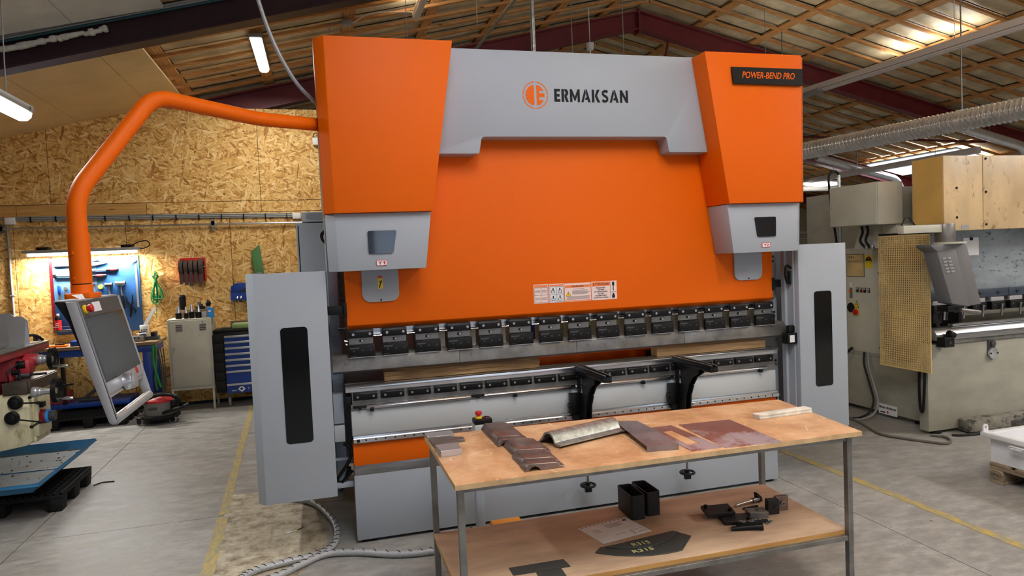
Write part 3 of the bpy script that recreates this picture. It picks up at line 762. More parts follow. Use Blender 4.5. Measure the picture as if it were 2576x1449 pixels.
    P(MB().box(.005, 3.10, -.004, .11, .850, .888), 'ledge', 'steel_dull')
    for a, b in ((.10, .77), (.86, 1.47), (1.50, 2.22), (2.25, 3.02)):
        P(MB().prism([(-.004, .854), (-.022, .858), (-.026, .872), (-.014, .884), (-.004, .886)], 'x', a, b), 'guide_bar', 'steel_bright', bev=.002)
        P(MB().box(a-.08, a-.002, -.018, -.004, .866, .882).box(a-.05, a-.03, -.026, -.004, .858, .874), 'bar_stop', 'black', bev=.002)
    for x in (.134, 1.072, 2.007, 2.96): P(MB().box(x-.012, x+.012, -.032, .0, .842, .866), 'clip', 'black', bev=.003)
    # bed
    P(MB().box(.006, 3.10, 0, .11, .690, .850), 'upper_bed_plate', 'pale_grey', bev=.002)
    rail = P(MB().prism([(0, .640), (-.008, .642), (-.010, .648), (-.026, .650), (-.026, .674), (-.010, .677), (-.008, .690), (0, .690)], 'x', .01, 3.11), 'linear_rail', 'steel_bright', bev=.001, seg=1)
    g = MB()
    for i in range(50): g.cyl((.087+.0605*i, -.0268, .664), (.087+.0605*i, -.0255, .664), .0055, 10)
    P(g, 'rail_hole', 'black', rail, kind='stuff')
    P(MB().box(.03, .048, -.028, 0, .654, .672), 'rail_stop', 'black')
    P(MB().box(.006, 3.10, 0, .11, .499, .640), 'bed_stripe', 'orange', bev=.002)
    P(MB().box(.006, 3.10, .001, .11, .436, .499), 'bed_strip', 'steel', bev=.001)
    P(MB().box(.003, 3.10, -.001, .11, .022, .436), 'lower_bed_plate', 'light_grey', bev=.002)
    P(MB().box(.02, 3.08, .12, .5, .022, .88), 'bed_core', 'frame_grey')
    for x in (.03, 1.5, 2.98): P(MB().box(x, x+.09, .02, .45, 0, .022), 'foot', 'black_matt')
    # back gauge beam and rear frames
    P(MB().box(.3, 2.9, .66, .76, .90, .985), 'back_gauge_beam', 'orange', bev=.003)
    for x in (.55, 2.35): P(MB().box(x, x+.10, .70, 1.3, .80, .90).box(x+.02, x+.08, .62, .70, .86, .97), 'back_gauge_slide', 'black_matt')
    for s in (-1, 1):
        f = lambda x: x if s < 0 else 3.1-x
        # side frame with throat
        pr = [(.30, .30), (.30, 1.0), (.62, 1.0), (.62, 1.30), (.30, 1.30), (.20, 1.5), (.12, 1.7), (.12, 3.02), (1.6, 3.02), (1.6, .03), (.95, .03), (.95, .30)]
        a, b = sorted((f(-.092), f(-.03)))
        fr = P(MB().prism(pr, 'x', a, b), 'side_frame', 'frame_grey', bev=.003)
        a, b = sorted((f(-.02), f(-.30)))
        P(MB().box(a, b, .38, .42, .30, 1.73), 'inner_shield', 'frame_grey', bev=.002)
                # guard tower
        zb, zt = (.372, 1.738) if s < 0 else (.40, 1.771)
        o = [(f(-.105), -.150), (f(-.513), -.150), (f(-.558), -.105), (f(-.558), .98), (f(-.548), .98), (f(-.548), -.10), (f(-.508), -.138), (f(-.115), -.138), (f(-.115), -.08), (f(-.105), -.08)]
        tw = P(MB().prism(o, 'z', zb, zt).box(*sorted((f(-.52), f(-.116))), .06, .068, zt-.18, zt-.012), 'guard_tower', 'light_grey', bev=.002, label='grey side guard with a tall dark window')
        x0_, x1_ = (-.380, -.226) if s < 0 else (3.333, 3.484)
        P(MB().prism(rrect(x0_, x1_, .722, 1.414 if s < 0 else 1.424, .022, 6), 'y', -.1525, -.149), 'window', 'black_gloss', tw)
        P(MB().box(*sorted((f(-.50), f(-.12))), -.14, .30, zb, zb+.01), 'tower_base', 'light_grey', tw)
        # laser arm between tower and ram
        P(MB().box(*sorted((f(-.14), f(.0))), .012, .04, 1.460, 1.516), 'sensor_arm', 'black', bev=.002)
        P(MB().box(*sorted((f(-.008), f(.012))), -.006, .05, 1.44, 1.535), 'arm_bracket', 'black', bev=.002)
    # inner right wall with vertical profiles and bolts
    iw = P(MB().box(3.165, 3.20, .10, .9, .30, 1.73), 'side_wall', 'frame_grey', bev=.002)
    P(MB().box(3.175, 3.195, -.03, .012, .30, 1.73).box(3.195, 3.205, -.10, -.03, .30, 1.73), 'wall_profile', 'light_grey')
    for z in (1.69, 1.655, 1.27, 1.24, .90, .87, .64, .61):
        for y in (.055, .02): P(bolt_mb((3.165, y+.06, z), (-1, 0, 0), .008, .008), 'bolt', 'black', iw)
    P(MB().box(3.125, 3.215, -.12, -.05, 1.045, 1.128), 'sensor_head', 'black', bev=.008)
    P(MB().box(3.142, 3.182, -.1215, -.119, 1.06, 1.112), 'sensor_label', 'white')
    P(MB().box(3.150, 3.205, -.10, -.06, 1.128, 1.18), 'sensor_mount', 'black', bev=.004)
    P(MB().tube(spline([(3.20, -.08, 1.60), (3.15, -.09, 1.62), (3.14, -.09, 1.56), (3.16, -.08, 1.50), (3.19, -.08, 1.49)]), .009, 8), 'cable', 'black')
    P(MB().cyl((3.19, -.07, 1.5), (3.19, -.07, 1.58), .016, 10), 'connector', 'black')
    # cable chain and small fittings on the left of the ram
    P(MB().tube(spline([(-.02, .03, 1.73), (-.018, .03, 1.62), (-.008, .03, 1.53)]), .012, 8), 'cable', 'black')
    for z in (1.70, 1.66, 1.61, 1.56): P(MB().box(-.035, .004, .015, .045, z, z+.006), 'cable_tie', 'black')
    P(MB().tube(spline([(-.012, .01, 1.45), (-.008, .01, 1.38), (-.004, .0, 1.30), (.004, -.005, 1.285)]), .004, 6), 'cable', 'black')
    P(MB().cyl((-.045, .01, 1.372), (.01, .01, 1.372), .007, 8).cyl((-.045, .01, 1.372), (-.038, .01, 1.372), .014, 8), 'adjuster', 'black')
    P(MB().cyl((-.012, -.005, 1.295), (.008, -.005, 1.290), .006, 8).cyl((-.006, -.005, 1.275), (.004, -.005, 1.268), .006, 8), 'cable_fitting', 'steel_bright')
    P(MB().cyl((3.097, .02, 1.382), (3.108, .02, 1.382), .01, 10), 'end_bolt', 'black')
    # equipment low on the left side
    P(MB().box(-.10, -.035, .08, .16, .76, .95), 'terminal_box', 'light_grey', bev=.004)
    P(MB().box(-.102, -.035, .09, .15, .64, .75), 'motor', 'pale_grey', bev=.006)
    P(MB().box(-.03, .014, .02, .12, .86, .94), 'gearbox', 'black', bev=.004)
    P(MB().tube(spline([(-.05, .11, .62), (-.02, .10, .61), (.0, .09, .57), (-.03, .08, .50), (-.075, .08, .44), (-.10, .08, .40), (-.075, .07, .385), (-.04, .06, .42), (-.005, .05, .46)]), .011, 8), 'cable', 'black')
    P(MB().tube(spline([(-.02, .10, .47), (-.05, .12, .38), (-.08, .14, .31)]), .013, 8), 'cable', 'black')
    P(MB().box(-.115, .002, .06, .10, .352, .388), 'cross_rail', 'light_grey', bev=.002); P(MB().box(-.115, .002, .16, .19, .50, .515), 'cross_rail', 'light_grey', bev=.002)
    # electrical cabinet behind the left side
    cab = P(MB().box(-.288, .55, .95, 1.65, .25, 2.09), 'electrical_cabinet', 'light_grey', bev=.004)
    P(MB().box(-.268, .53, .94, .952, .30, 2.07), 'cabinet_door', 'light_grey', cab, bev=.003)
    P(MB().box(-.276, -.270, .946, .952, .30, 2.07), 'door_gap', 'black', cab)
    ac = P(MB().box(-.245, .45, 1.0, 1.5, 2.10, 2.175), 'cooling_unit', 'pale_grey', cab, bev=.006)
    P(MB().prism(rrect(-.215, -.02, 2.118, 2.165, .02), 'y', .995, 1.001), 'grille', 'light_grey', cab)
    P(MB().cyl((-.035, .994, 2.14), (-.035, .999, 2.14), .018, 14), 'dial', 'red', cab)
    P(MB().tube(spline([(-.06, .6, 2.02), (-.10, .62, 1.99), (-.10, .64, 1.95), (-.05, .62, 1.90), (-.02, .60, 1.88)]), .006, 6).tube(spline([(-.06, .62, 2.03), (-.11, .64, 1.995), (-.105, .66, 1.945), (-.055, .64, 1.895), (-.02, .62, 1.87)]), .006, 6), 'cable', 'black')
    # front sheet supports with hand wheels
    for xs, wx, wy, wz in ((1.51, 1.53, -.11, .212), (2.252, 2.262, -.14, .215)):
        sa = P(MB().box(xs, xs+.052, -.50, .02, .972, 1.000).box(xs, xs+.016, -.50, .02, 1.0, 1.016).box(xs+.036, xs+.052, -.50, .02, 1.0, 1.016), 'support_arm', 'black', bev=.002, label='black sheet support arm')
        P(MB().box(xs+.002, xs+.014, -.498, .018, 1.0155, 1.0175).box(xs+.038, xs+.050, -.498, .018, 1.0155, 1.0175), 'wear_strip', 'steel_bright', sa)
        P(MB().box(xs+.016, xs+.036, -.505, -.49, .985, 1.004), 'end_stop', 'black_matt', sa)
        br = [(-.03, .60), (-.03, .972), (-.34, .972), (-.33, .93), (-.25, .90), (-.20, .84), (-.16, .76), (-.15, .66), (-.17, .60)]
        for dx in (0, .042):
            hole = rrect(-.115, -.075, .84, .935, .0195, 5)
            cxm, czm = -.095, .89
            # bracket cheek with an oval opening: built from an upper and a lower piece around the hole
            top = MB().prism([(-.03, .94), (-.03, .972), (-.34, .972), (-.33, .94)], 'x', xs+dx, xs+dx+.010)
            top.prism([(-.03, .835), (-.03, .94), (-.072, .94), (-.072, .835)], 'x', xs+dx, xs+dx+.010)
            top.prism([(-.118, .835), (-.118, .94), (-.33, .94), (-.25, .90), (-.20, .84)], 'x', xs+dx, xs+dx+.010)
            top.prism([(-.03, .60), (-.03, .836), (-.20, .836), (-.16, .76), (-.15, .66), (-.17, .60)], 'x', xs+dx, xs+dx+.010)
            P(top, 'bracket', 'black', sa, smooth=False)
        P(MB().box(xs-.06, xs+.01, -.06, -.012, .69, .83), 'slide_block', 'black', sa, bev=.003)
        P(MB().box(xs-.04, xs+.06, -.05, -.026, .62, .69), 'rail_carriage', 'black_matt', sa, bev=.003)
        P(MB().cyl((xs-.075, -.045, .75), (xs-.06, -.045, .75), .02, 14), 'clamp_knob', 'black', sa)
        P(MB().cyl((wx, wy, wz), (wx, wy, .62), .008, 10), 'spindle', 'steel_dull', sa)
        wh = MB().torus((wx, wy, wz), (0, 0, 1), .047, .009, 28, 8).cyl((wx, wy, wz-.012), (wx, wy, wz+.02), .014, 12)
        for k in range(3): wh.cyl((wx, wy, wz), (wx+.045*math.cos(k*2.094+.4), wy+.045*math.sin(k*2.094+.4), wz), .006, 6)
        wh.box(wx-.022, wx+.022, wy-.012, wy+.012, wz-.045, wz-.022)
        P(wh, 'hand_wheel', 'black', sa)
    # ---- operator panel on its tubular arm
    arm = [(-.02, -.085, 2.60), (-.10, -.135, 2.605), (-.41, -.445, 2.574), (-.835, -.871, 2.588), (-1.104, -1.141, 2.113), (-1.103, -1.14, 1.76)]
    ta = P(MB().tube(arc_path(arm, .085, 8), .0375, 20), 'panel_arm', 'orange', label='bent orange tube carrying the control panel')
    P(MB().cyl((-1.103, -1.14, 1.955), (-1.103, -1.14, 1.742), .041, 24), 'arm_sleeve', 'orange', ta)
    for z in (1.87, 1.765):
        for a in (-.35, 3.3): P(MB().cyl((-1.103+.038*math.sin(a), -1.14-.038*math.cos(a), z), (-1.103+.048*math.sin(a), -1.14-.048*math.cos(a), z), .006, 10), 'grub_screw', 'orange', ta)
    P(MB().cyl((-1.103, -1.14, 1.742), (-1.103, -1.14, 1.738), .037, 20), 'joint_gap', 'black', ta)
    P(MB().lathe([(.041, .04), (.041, -.01), (.046, -.02)], (-1.103, -1.14, 1.698), (0, 0, 1), 24).prism(rquad([(-1.155, -1.205), (-1.045, -1.205), (-1.045, -1.075), (-1.155, -1.075)], .02), 'z', 1.680, 1.702), 'swivel_base', 'orange', ta, bev=.002)
    ya, yb = -1.405, -.828
    # side profile of the housing in x and z
    cp = P(MB().prism([(-1.130, 1.680), (-1.049, 1.676), (-.972, 1.345), (-1.000, 1.34), (-1.086, 1.60)], 'y', ya+.012, yb-.012), 'control_panel', 'black_matt', bev=.002, label='tilted operator control panel with a touch screen')
    def on_face(t): return (-1.049+(-.941+1.049)*t, 1.676+(1.214-1.676)*t)   # along the sloping front
    fx, fz = on_face(0); gx, gz = on_face(1); dirv = Vector((gx-fx, 0, gz-fz)).normalized(); nrm = Vector((-dirv.z, 0, dirv.x)).normalized()
    if nrm.x < 0: nrm = -nrm
    Lf = math.hypot(gx-fx, gz-fz)
    def face_mw(off=0.0):
        # local x = along +y, local z = up the slope, local -y = outwards
        m = Matrix((Vector((0, 1, 0)), -nrm, -dirv)).transposed().to_4x4(); m.translation = Vector((fx, ya, fz))+nrm*off; return m
    def fbox(u0, u1, t0, t1, h0, h1, bevr=0):
        """box on the sloping front: u along the width from the near edge, t down the slope, h outwards"""
        m = face_mw(); mb = MB(); pts = rrect(u0, u1, -t1, -t0, bevr, 4) if bevr else [(u0, -t0), (u0, -t1), (u1, -t1), (u1, -t0)]
        return mb.loft([m @ Vector((u, -h0, t)) for u, t in pts], [m @ Vector((u, -h1, t)) for u, t in pts])
    wd = yb-ya
    for u0, u1 in ((0, .012), (wd-.012, wd)):
        side = [(-1.086, 1.676), (-1.046, 1.676), (-.938, 1.222), (-.934, 1.205), (-.940, 1.19), (-.954, 1.184), (-.966, 1.195), (-.985, 1.265), (-1.015, 1.37)]
        P(MB().prism(side, 'y', ya+u0, ya+u1), 'side_profile', 'silver_paint', cp, bev=.002)
        P(fbox(u0 if u0 == 0 else u0+.008, u0+.004 if u0 == 0 else u1, .0, Lf+.02, .0, .006), 'edge_trim', 'aluminium', cp)
    P(fbox(.012, wd-.012, 0, .335, -.012, .001), 'front_plate', 'charcoal', cp)
    P(MB().box(-1.128, -1.05, ya+.012, yb-.012, 1.674, 1.682), 'top_plate', 'silver_paint', cp)
    P(fbox(.014, wd-.014, .066, .334, .001, .003), 'screen', 'glass_dark', cp)
    P(fbox(.03, wd-.03, .085, .31, .003, .0035), 'display', 'screen_glass', cp)
    P(fbox(.012, wd-.012, .335, .383, -.010, .002), 'lower_strip', 'aluminium', cp, bev=.001, seg=1)
    P(fbox(.012, wd-.012, .335, .40, -.012, -.008), 'lower_back', 'silver_paint', cp)
    m = face_mw()
    def face_pt(u, t, h=0): return m @ Vector((u, -h, -t))
    P(MB().cyl(face_pt(.255, .372, .0), face_pt(.255, .372, .035), .036, 28).cyl(face_pt(.255, .372, .030), face_pt(.255, .372, .045), .033, 28), 'selector_knob', 'aluminium', cp, bev=.002)
    P(MB().cyl((gx-.004, ya+.01, gz-.012), (gx-.004, yb-.01, gz-.012), .019, 20), 'grab_handle', 'aluminium', cp)
    P(MB().lathe([(.016, 0), (.016, .004), (.014, .005)], face_pt(.475, .35), nrm, 18), 'stop_button', 'red', cp)
    P(MB().lathe([(.018, 0), (.018, .003), (.015, .003)], face_pt(.517, .35), nrm, 18), 'start_button', 'aluminium', cp)
    es = MB().lathe([(.018, 0), (.018, .008), (.015, .010)], face_pt(.062, .036), nrm, 20)
    P(es, 'emergency_stop_collar', 'yellow', cp)
    P(MB().lathe([(.010, .008), (.010, .015), (.015, .017), (.016, .028), (.013, .032)], face_pt(.062, .036), nrm, 20), 'emergency_stop', 'red', cp)
    P(fbox(.17, .27, .012, .052, .001, .0025), 'paper_note', 'paper', cp)
    nt_ = MB().add([(-1.086, -1.33, 1.700), (-1.066, -1.27, 1.702), (-1.040, -1.315, 1.640), (-1.046, -1.36, 1.636), (-1.060, -1.33, 1.684), (-1.05, -1.29, 1.682)], [(0, 1, 5, 4), (4, 5, 2, 3)])
    P(nt_, 'paper_note', 'paper', cp)
    # supply cable from the roof
    P(MB().tube(spline([(-.44, .0, 3.60), (-.40, 0, 3.36), (-.325, 0, 3.11), (-.222, 0, 2.90), (-.12, 0, 2.78), (-.06, 0, 2.72)]), .012, 10), 'supply_cable', 'hose_grey')
    return T
press_brake()

# ---------------------------------------------------------------- things standing in the press
for nm, x0, x1, y0, y1, z0, z1, mat, lab in (
        ('timber_plank', .225, 1.27, .045, .15, 1.0135, 1.040, 'timber_old', 'weathered wooden plank lying directly on the press brake die'),
        ('timber_plank', .226, 1.275, .048, .15, 1.0405, 1.069, 'timber_old', 'weathered wooden plank on top of another plank in the press brake'),
        ('timber_beam', 2.155, 3.052, .045, .14, 1.0135, 1.068, 'timber_pale', 'single pale squared timber lying on the press brake die')):
    tag(MB().box(x0, x1, y0, y1, z0, z1).build(nm, mat, None, .002), lab, 'plank' if 'plank' in nm else 'timber')

# ---------------------------------------------------------------- work table and what lies on it
ZT, ZS = .855, .36
def work_table():
    T = thing('work_table', 'long steel framed work table with brown board top and lower shelf', 'table', (1.35, -1.25, 0))
    top = [(.345, -.83), (.345, -1.676), (2.355, -1.67), (2.456, -.90)]
    tt = MB().prism(top, 'z', ZT-.0004, ZT).build('tabletop', 'table_board', T)
    MB().prism(top, 'z', ZT-.022, ZT-.0004).build('tabletop_board', 'board_edge', T)
    sh = [(.358, -.905), (.358, -1.62), (2.305, -1.62), (2.335, -.905)]
    MB().prism(sh, 'z', ZS-.0004, ZS).build('shelf', 'shelf_board', T)
    MB().prism(sh, 'z', ZS-.022, ZS-.0004).build('shelf_board', 'plank', T)
    h = .0145
    legs = ((.372, -1.632), (.374, -.892), (2.302, -1.632), (2.335, -.892))
    for x, y in legs:
        l = MB().box(x-h, x+h, y-h, y+h, .03, ZT-.022).build('leg', 'steel_dull', T, .0015, 1)
        MB().box(x-.03, x+.03, y-.03, y+.03, 0, .03).build('foot_pad', 'white' if x > 2 and y < -1 else 'dark_grey', T, .004)
    def rail(a, b, z0, z1, nm):
        a, b = Vector((*a, 0)), Vector((*b, 0)); d = (b-a).normalized(); n = Vector((-d.y, d.x, 0))*.011
        a, b = a+d*h, b-d*h
        MB().loft([(p.x, p.y, z) for p, z in ((a+n, z0), (a-n, z0), (a-n, z1), (a+n, z1))], [(p.x, p.y, z) for p, z in ((b+n, z0), (b-n, z0), (b-n, z1), (b+n, z1))]).build(nm, 'steel_dull', T, .001, 1)
    for i, j in ((0, 2), (1, 3), (0, 1), (2, 3)):
        rail(legs[i], legs[j], ZT-.046, ZT-.022, 'top_rail'); rail(legs[i], legs[j], ZS-.046, ZS-.022, 'shelf_rail')
work_table()

def on_table():
    def slab(name, pts, z0, z1, mat, label, cat, bev=.001, group=None):
        return tag(MB().prism(pts, 'z', z0, z1).build(name, mat, None, bev, 1), label, cat, group)
    # three flat steel blocks at the table end
    slab('steel_block', [(.346, -.835), (.49, -.835), (.488, -.93), (.352, -.93)], ZT, ZT+.017, 'aluminium', 'flat bright steel block at the table corner beside the stop button', 'steel block')
    b2 = slab('steel_block', [(.350, -.945), (.470, -.945), (.470, -.965), (.520, -.985), (.520, -1.035), (.474, -1.03), (.472, -1.115), (.358, -1.125)], ZT, ZT+.016, 'steel_dull', 'notched grey steel block between two bright blocks at the table end', 'steel block')
    slab('steel_block', [(.353, -1.135), (.462, -1.135), (.462, -1.248), (.360, -1.258)], ZT, ZT+.030, 'aluminium', 'thick bright steel block nearest the corner leg of the work table', 'steel block')
    # row of short punch segments: profile across x, extruded along y
    prof = [(-.10, 0), (-.085, 0), (-.07, .014), (-.055, .018), (-.04, .014), (-.028, 0), (.075, 0), (.082, .008), (.058, .010), (.056, .022), (.038, .024), (-.078, .030), (-.10, .006)]
    segs = [(-1.625, -1.545, .758, 'short dark steel tool segment overhanging the table front edge side'),
            (-1.54, -1.40, .762, 'dark steel tool segment between two stepped segments in the row'),
            (-1.395, -1.20, .775, 'dark steel tool segment with a raised lip, middle of the row'),
            (-1.195, -1.13, .748, 'narrow dark steel tool segment next to the longest one'),
            (-1.125, -.83, .742, 'longest dark brown steel tool segment at the far end of the row')]
    for a, b, cx, lab in segs:
        sk = .06
        A = [(cx+x*(.92 if b > -.9 else 1), a, ZT+z*1.12) for x, z in prof]; B = [(cx+x*(.92 if b > -.9 else 1), b, ZT+z*1.12) for x, z in prof]
        tag(MB().loft(A, B).build('tool_segment', 'steel_brown', None, .0015, 1), lab, 'tool segment', 'press tool segments in a row on the work table')
    # galvanised ridge profile
    pr = [(-.095, .0), (-.075, .012), (-.055, .03), (-.035, .055), (-.012, .066), (.012, .066), (.035, .05), (.05, .022), (.07, .016), (.09, .018), (.09, .012), (.068, .008), (.044, .014), (.028, .042), (.01, .056), (-.01, .056), (-.03, .046), (-.048, .022), (-.07, .004), (-.09, -.0)]
    a, b = Vector((.885, -1.27, ZT)), Vector((1.285, -1.135, ZT)); d = (b-a).normalized(); n = Vector((-d.y, d.x, 0))
    g = MB().loft([a+n*(-x)+Vector((0, 0, z)) for x, z in pr], [b+n*(-x)+Vector((0, 0, z)) for x, z in pr])
    tag(g.build('metal_profile', 'galvanised', None), 'short galvanised humped profile lying across the table', 'profile')
    # bent plate
    pts = [(1.325, -1.055), (1.432, -1.112), (1.432, -1.30), (1.412, -1.585), (1.262, -1.562)]
    m = MB().prism(pts, 'z', ZT+.024, ZT+.027).prism([(1.262, -1.562), (1.412, -1.585), (1.410, -1.589), (1.260, -1.566)], 'z', ZT, ZT+.027)
    m.prism([(1.325, -1.055), (1.432, -1.112), (1.430, -1.116), (1.323, -1.059)], 'z', ZT, ZT+.026)
    tag(m.build('bent_plate', 'plate_violet', None), 'folded dark steel plate with a bent down front edge', 'steel plate')
    # framed plate with slot
    o = [(1.447, -1.185), (1.592, -1.182), (1.606, -1.64), (1.448, -1.64)]; q = [(1.490, -1.275), (1.545, -1.275), (1.549, -1.545), (1.484, -1.540)]
    def sub(p, k=6):
        return [(p[i][0]*(1-t)+p[(i+1) % 4][0]*t, p[i][1]*(1-t)+p[(i+1) % 4][1]*t) for i in range(4) for t in [j/k for j in range(k)]]
    tag(MB().ring(sub(o), sub(q), 'z', ZT, ZT+.003).build('slotted_plate', 'copper_plate', None), 'reddish steel plate with a long rectangular window cut out', 'steel plate')
    slab('reddish_plate', [(1.632, -1.19), (1.925, -1.205), (1.90, -1.672), (1.612, -1.655)], ZT, ZT+.003, 'copper_plate', 'large plain reddish steel plate reflecting the lamps', 'steel plate', 0)
    # white plastic bar: two strips
    T = thing('plastic_bar', 'dirty white plastic bar near the free table corner', 'plastic bar', (2.23, -1.22, ZT))
    A, B = (2.06, -1.245), (2.405, -1.225)
    for k, (z0, z1, w) in enumerate(((0, .012, .062), (.0125, .026, .055))):
        d = Vector((B[0]-A[0], B[1]-A[1], 0)).normalized(); n = Vector((-d.y, d.x, 0))*w/2; a = Vector((*A, 0)); b = Vector((*B, 0))
        MB().loft([(p.x, p.y, z) for p, z in ((a+n, ZT+z0), (a-n, ZT+z0), (a-n, ZT+z1), (a+n, ZT+z1))], [(p.x, p.y, z) for p, z in ((b+n, ZT+z0), (b-n, ZT+z0), (b-n, ZT+z1), (b+n, ZT+z1))]).build('bar_strip', 'bar_white', T, .002)
paint('bar_white', (206, 202, 190), 0.6, var=0.12, vs=16, dirt=((120, 110, 96), 0.66, 20))
on_table()

def on_shelf():
    z = ZS
    # two rectangular steel tube offcuts standing on end
    for (x, y, a, lab) in ((1.418, -1.03, -.04, 'black rectangular steel tube offcut standing beside the sheet of paper'), (1.515, -1.008, -.02, 'black rectangular steel tube offcut standing behind its twin, beside the machine')):
        t = thing('tube_offcut', lab, 'steel tube', (x, y, z), 'black tube offcuts standing on the lower shelf', rot=a)
        MB().ring(rrect(-.041, .041, -.10, .10, .016, 4), rrect(-.034, .034, -.093, .093, .010, 4), 'z', 0, .128).build('tube_wall', 'tube_black', t)
    # drawing sheet
    ps = tag(MB().prism([(1.07, -1.124), (1.361, -1.071), (1.408, -1.289), (1.119, -1.344)], 'z', z+.0005, z+.0015).build('drawing_sheet', 'paper', None), 'white printed drawing in a punched sleeve on the lower shelf', 'paper')
    o = Vector((1.07, -1.124, z)); u = Vector((.291, .053, 0)); v = Vector((.049, -.22, 0))
    def pq(a, b, c, d, mat, nm='print_line'):
        q = [o+u*s+v*t for s, t in ((a, c), (b, c), (b, d), (a, d))]
        MB().prism([(p.x, p.y) for p in q], 'z', z+.0014, z+.0019).build(nm, mat, ps)
    for i in range(11): pq(.05+i*.085, .075+i*.085, .025, .055, 'dark_grey', 'punch_hole')
    for r in range(6): pq(.44+.03*(r % 2), .80-.04*(r % 3), .16+r*.035, .168+r*.035, 'dark_grey')
    for r in range(4): pq(.14, .26+.03*(r % 2), .30+r*.05, .308+r*.05, 'dark_grey')
    pq(.86, .93, .10, .17, 'black', 'print_block'); pq(.70, .71, .70, .92, 'dark_grey'); pq(.70, .97, .70, .708, 'dark_grey'); pq(.78, .96, .86, .868, 'dark_grey'); pq(.40, .60, .74, .748, 'dark_grey')
    # curved templates with chalk marks
    def arc_pts(A, B, bulge, n=14):
        A, B = Vector(A), Vector(B); d = B-A; nn = Vector((d.y, -d.x)).normalized()
        return [tuple(A+d*(k/n)+nn*bulge*(1-(2*k/n-1)**2)) for k in range(n+1)]
    p1 = arc_pts((1.043, -1.425), (1.435, -1.547), .050)+[(1.554, -1.419), (1.516, -1.355), (1.085, -1.382)]
    t1 = tag(MB().prism(p1, 'z', z, z+.005).build('radius_template', 'template', None, .0008, 1), 'lower curved grey steel template with bright chalk mark R315', 'template')
    p2 = arc_pts((1.108, -1.396), (1.512, -1.362), .085)+[(1.494, -1.342)]
    t2 = tag(MB().prism(p2, 'z', z+.0052, z+.010).build('radius_template', 'template', None, .0008, 1), 'upper curved grey steel template with faint chalk mark R315', 'template')
    def flat_text(par, s, x0, y0, wd, h, ang, zz, mat, bold):
        m = Matrix.Translation((x0, y0, zz)) @ Matrix.Rotation(ang, 4, 'Z') @ Matrix.Rotation(-PI/2, 4, 'X')
        text('chalk_mark', s, mat, par, 0, wd, 0, h, 0, bold=bold, mw=m, depth=.0004)
    flat_text(t1, 'R315', 1.208, -1.500, .108, .032, .02, z+.0055, 'chalk', .012)
    flat_text(t2, 'R315', 1.235, -1.442, .092, .034, .05, z+.0105, 'chalk', -.004)
    # dark flat plates
    tag(MB().prism([(.617, -1.433), (.879, -1.436), (.884, -1.516), (.617, -1.51)], 'z', z, z+.004).build('flat_plate', 'template', None), 'long dark steel strip lying near the stained shelf end', 'steel plate')
    tag(MB().prism([(.72, -1.52), (.838, -1.522), (.835, -1.61), (.715, -1.605)], 'z', z, z+.004).build('flat_plate', 'template', None), 'small square dark steel plate at the shelf front edge', 'steel plate')
    # heap of clamp parts
    def piece(name, label, cat, mat, loc, rot, fn):
        t = thing(name, label, cat, loc, 'black clamp parts heaped on the lower shelf', rot=rot); fn(t); return t
    def plate_fn(t):
        MB().box(-.075, .075, -.055, .055, 0, .018).build('plate_body', 'tube_black', t, .002, 1)
        for x, y in ((-.055, .03), (.055, -.03)): bolt_mb((x, y, .018), (0, 0, 1), .011, .012).build('bolt', 'black', t)
        MB().cyl((0, 0, .0178), (0, 0, .0186), .008, 14).build('bolt_hole', 'black', t)
    piece('clamp_plate', 'thick black plate with two bolts, tilted on top of another plate', 'clamp part', 'black', (1.815, -1.243, z+.024), (.05, -.03, -.22), plate_fn)
    piece('clamp_plate', 'thick black plate with a bolt lying flat under a tilted plate', 'clamp part', 'black', (1.865, -1.33, z+.001), (0, 0, -.28), plate_fn)
    def block_fn(t):
        MB().box(-.05, .05, -.035, .035, 0, .034).build('block_body', 'steel_dull', t, .002, 1)
        MB().cyl((0, 0, .0335), (0, 0, .0350), .009, 14).build('bore', 'black', t)
    piece('clamp_block', 'grey steel clamp block with a bore in its top', 'clamp part', 'steel', (2.0, -1.315, z), (0, 0, -.2), block_fn)
    def up_fn(t):
        MB().box(-.032, .032, -.018, .018, 0, .078).build('block_body', 'tube_black', t, .002, 1)
        MB().cyl((0, -.0185, .042), (0, -.0175, .042), .011, 16).build('bore', 'black_matt', t)
    piece('clamp_block', 'upright dark clamp block with a round bore, beside the lever', 'clamp part', 'black', (2.098, -1.31, z), (0, 0, -.12), up_fn)
    def up2(t):
        MB().box(-.036, .036, -.012, .012, 0, .078).build('block_body', 'steel_brown', t, .002, 1)
        bolt_mb((0, -.012, .042), (0, -1, 0), .013, .012).build('bolt', 'steel', t)
    piece('clamp_block', 'upright brown clamp block with a hexagon bolt', 'clamp part', 'black', (2.172, -1.285, z), (0, 0, -.10), up2)
    def lever(t):
        MB().cyl((-.13, 0, .012), (.02, 0, .02), .008, 12).build('spindle', 'steel_bright', t)
        MB().cyl((-.01, 0, .017), (.03, 0, .021), .014, 14).build('hub', 'steel', t)
        MB().prism([(.02, .006), (.055, .004), (.05, .03), (.015, .06), (.008, .056)], 'y', -.012, .012).build('handle', 'black', t, .003)
    piece('clamp_lever', 'bright threaded spindle with a black clamping lever', 'lever', 'black', (2.098, -1.150, z), (0, 0, .16), lever)
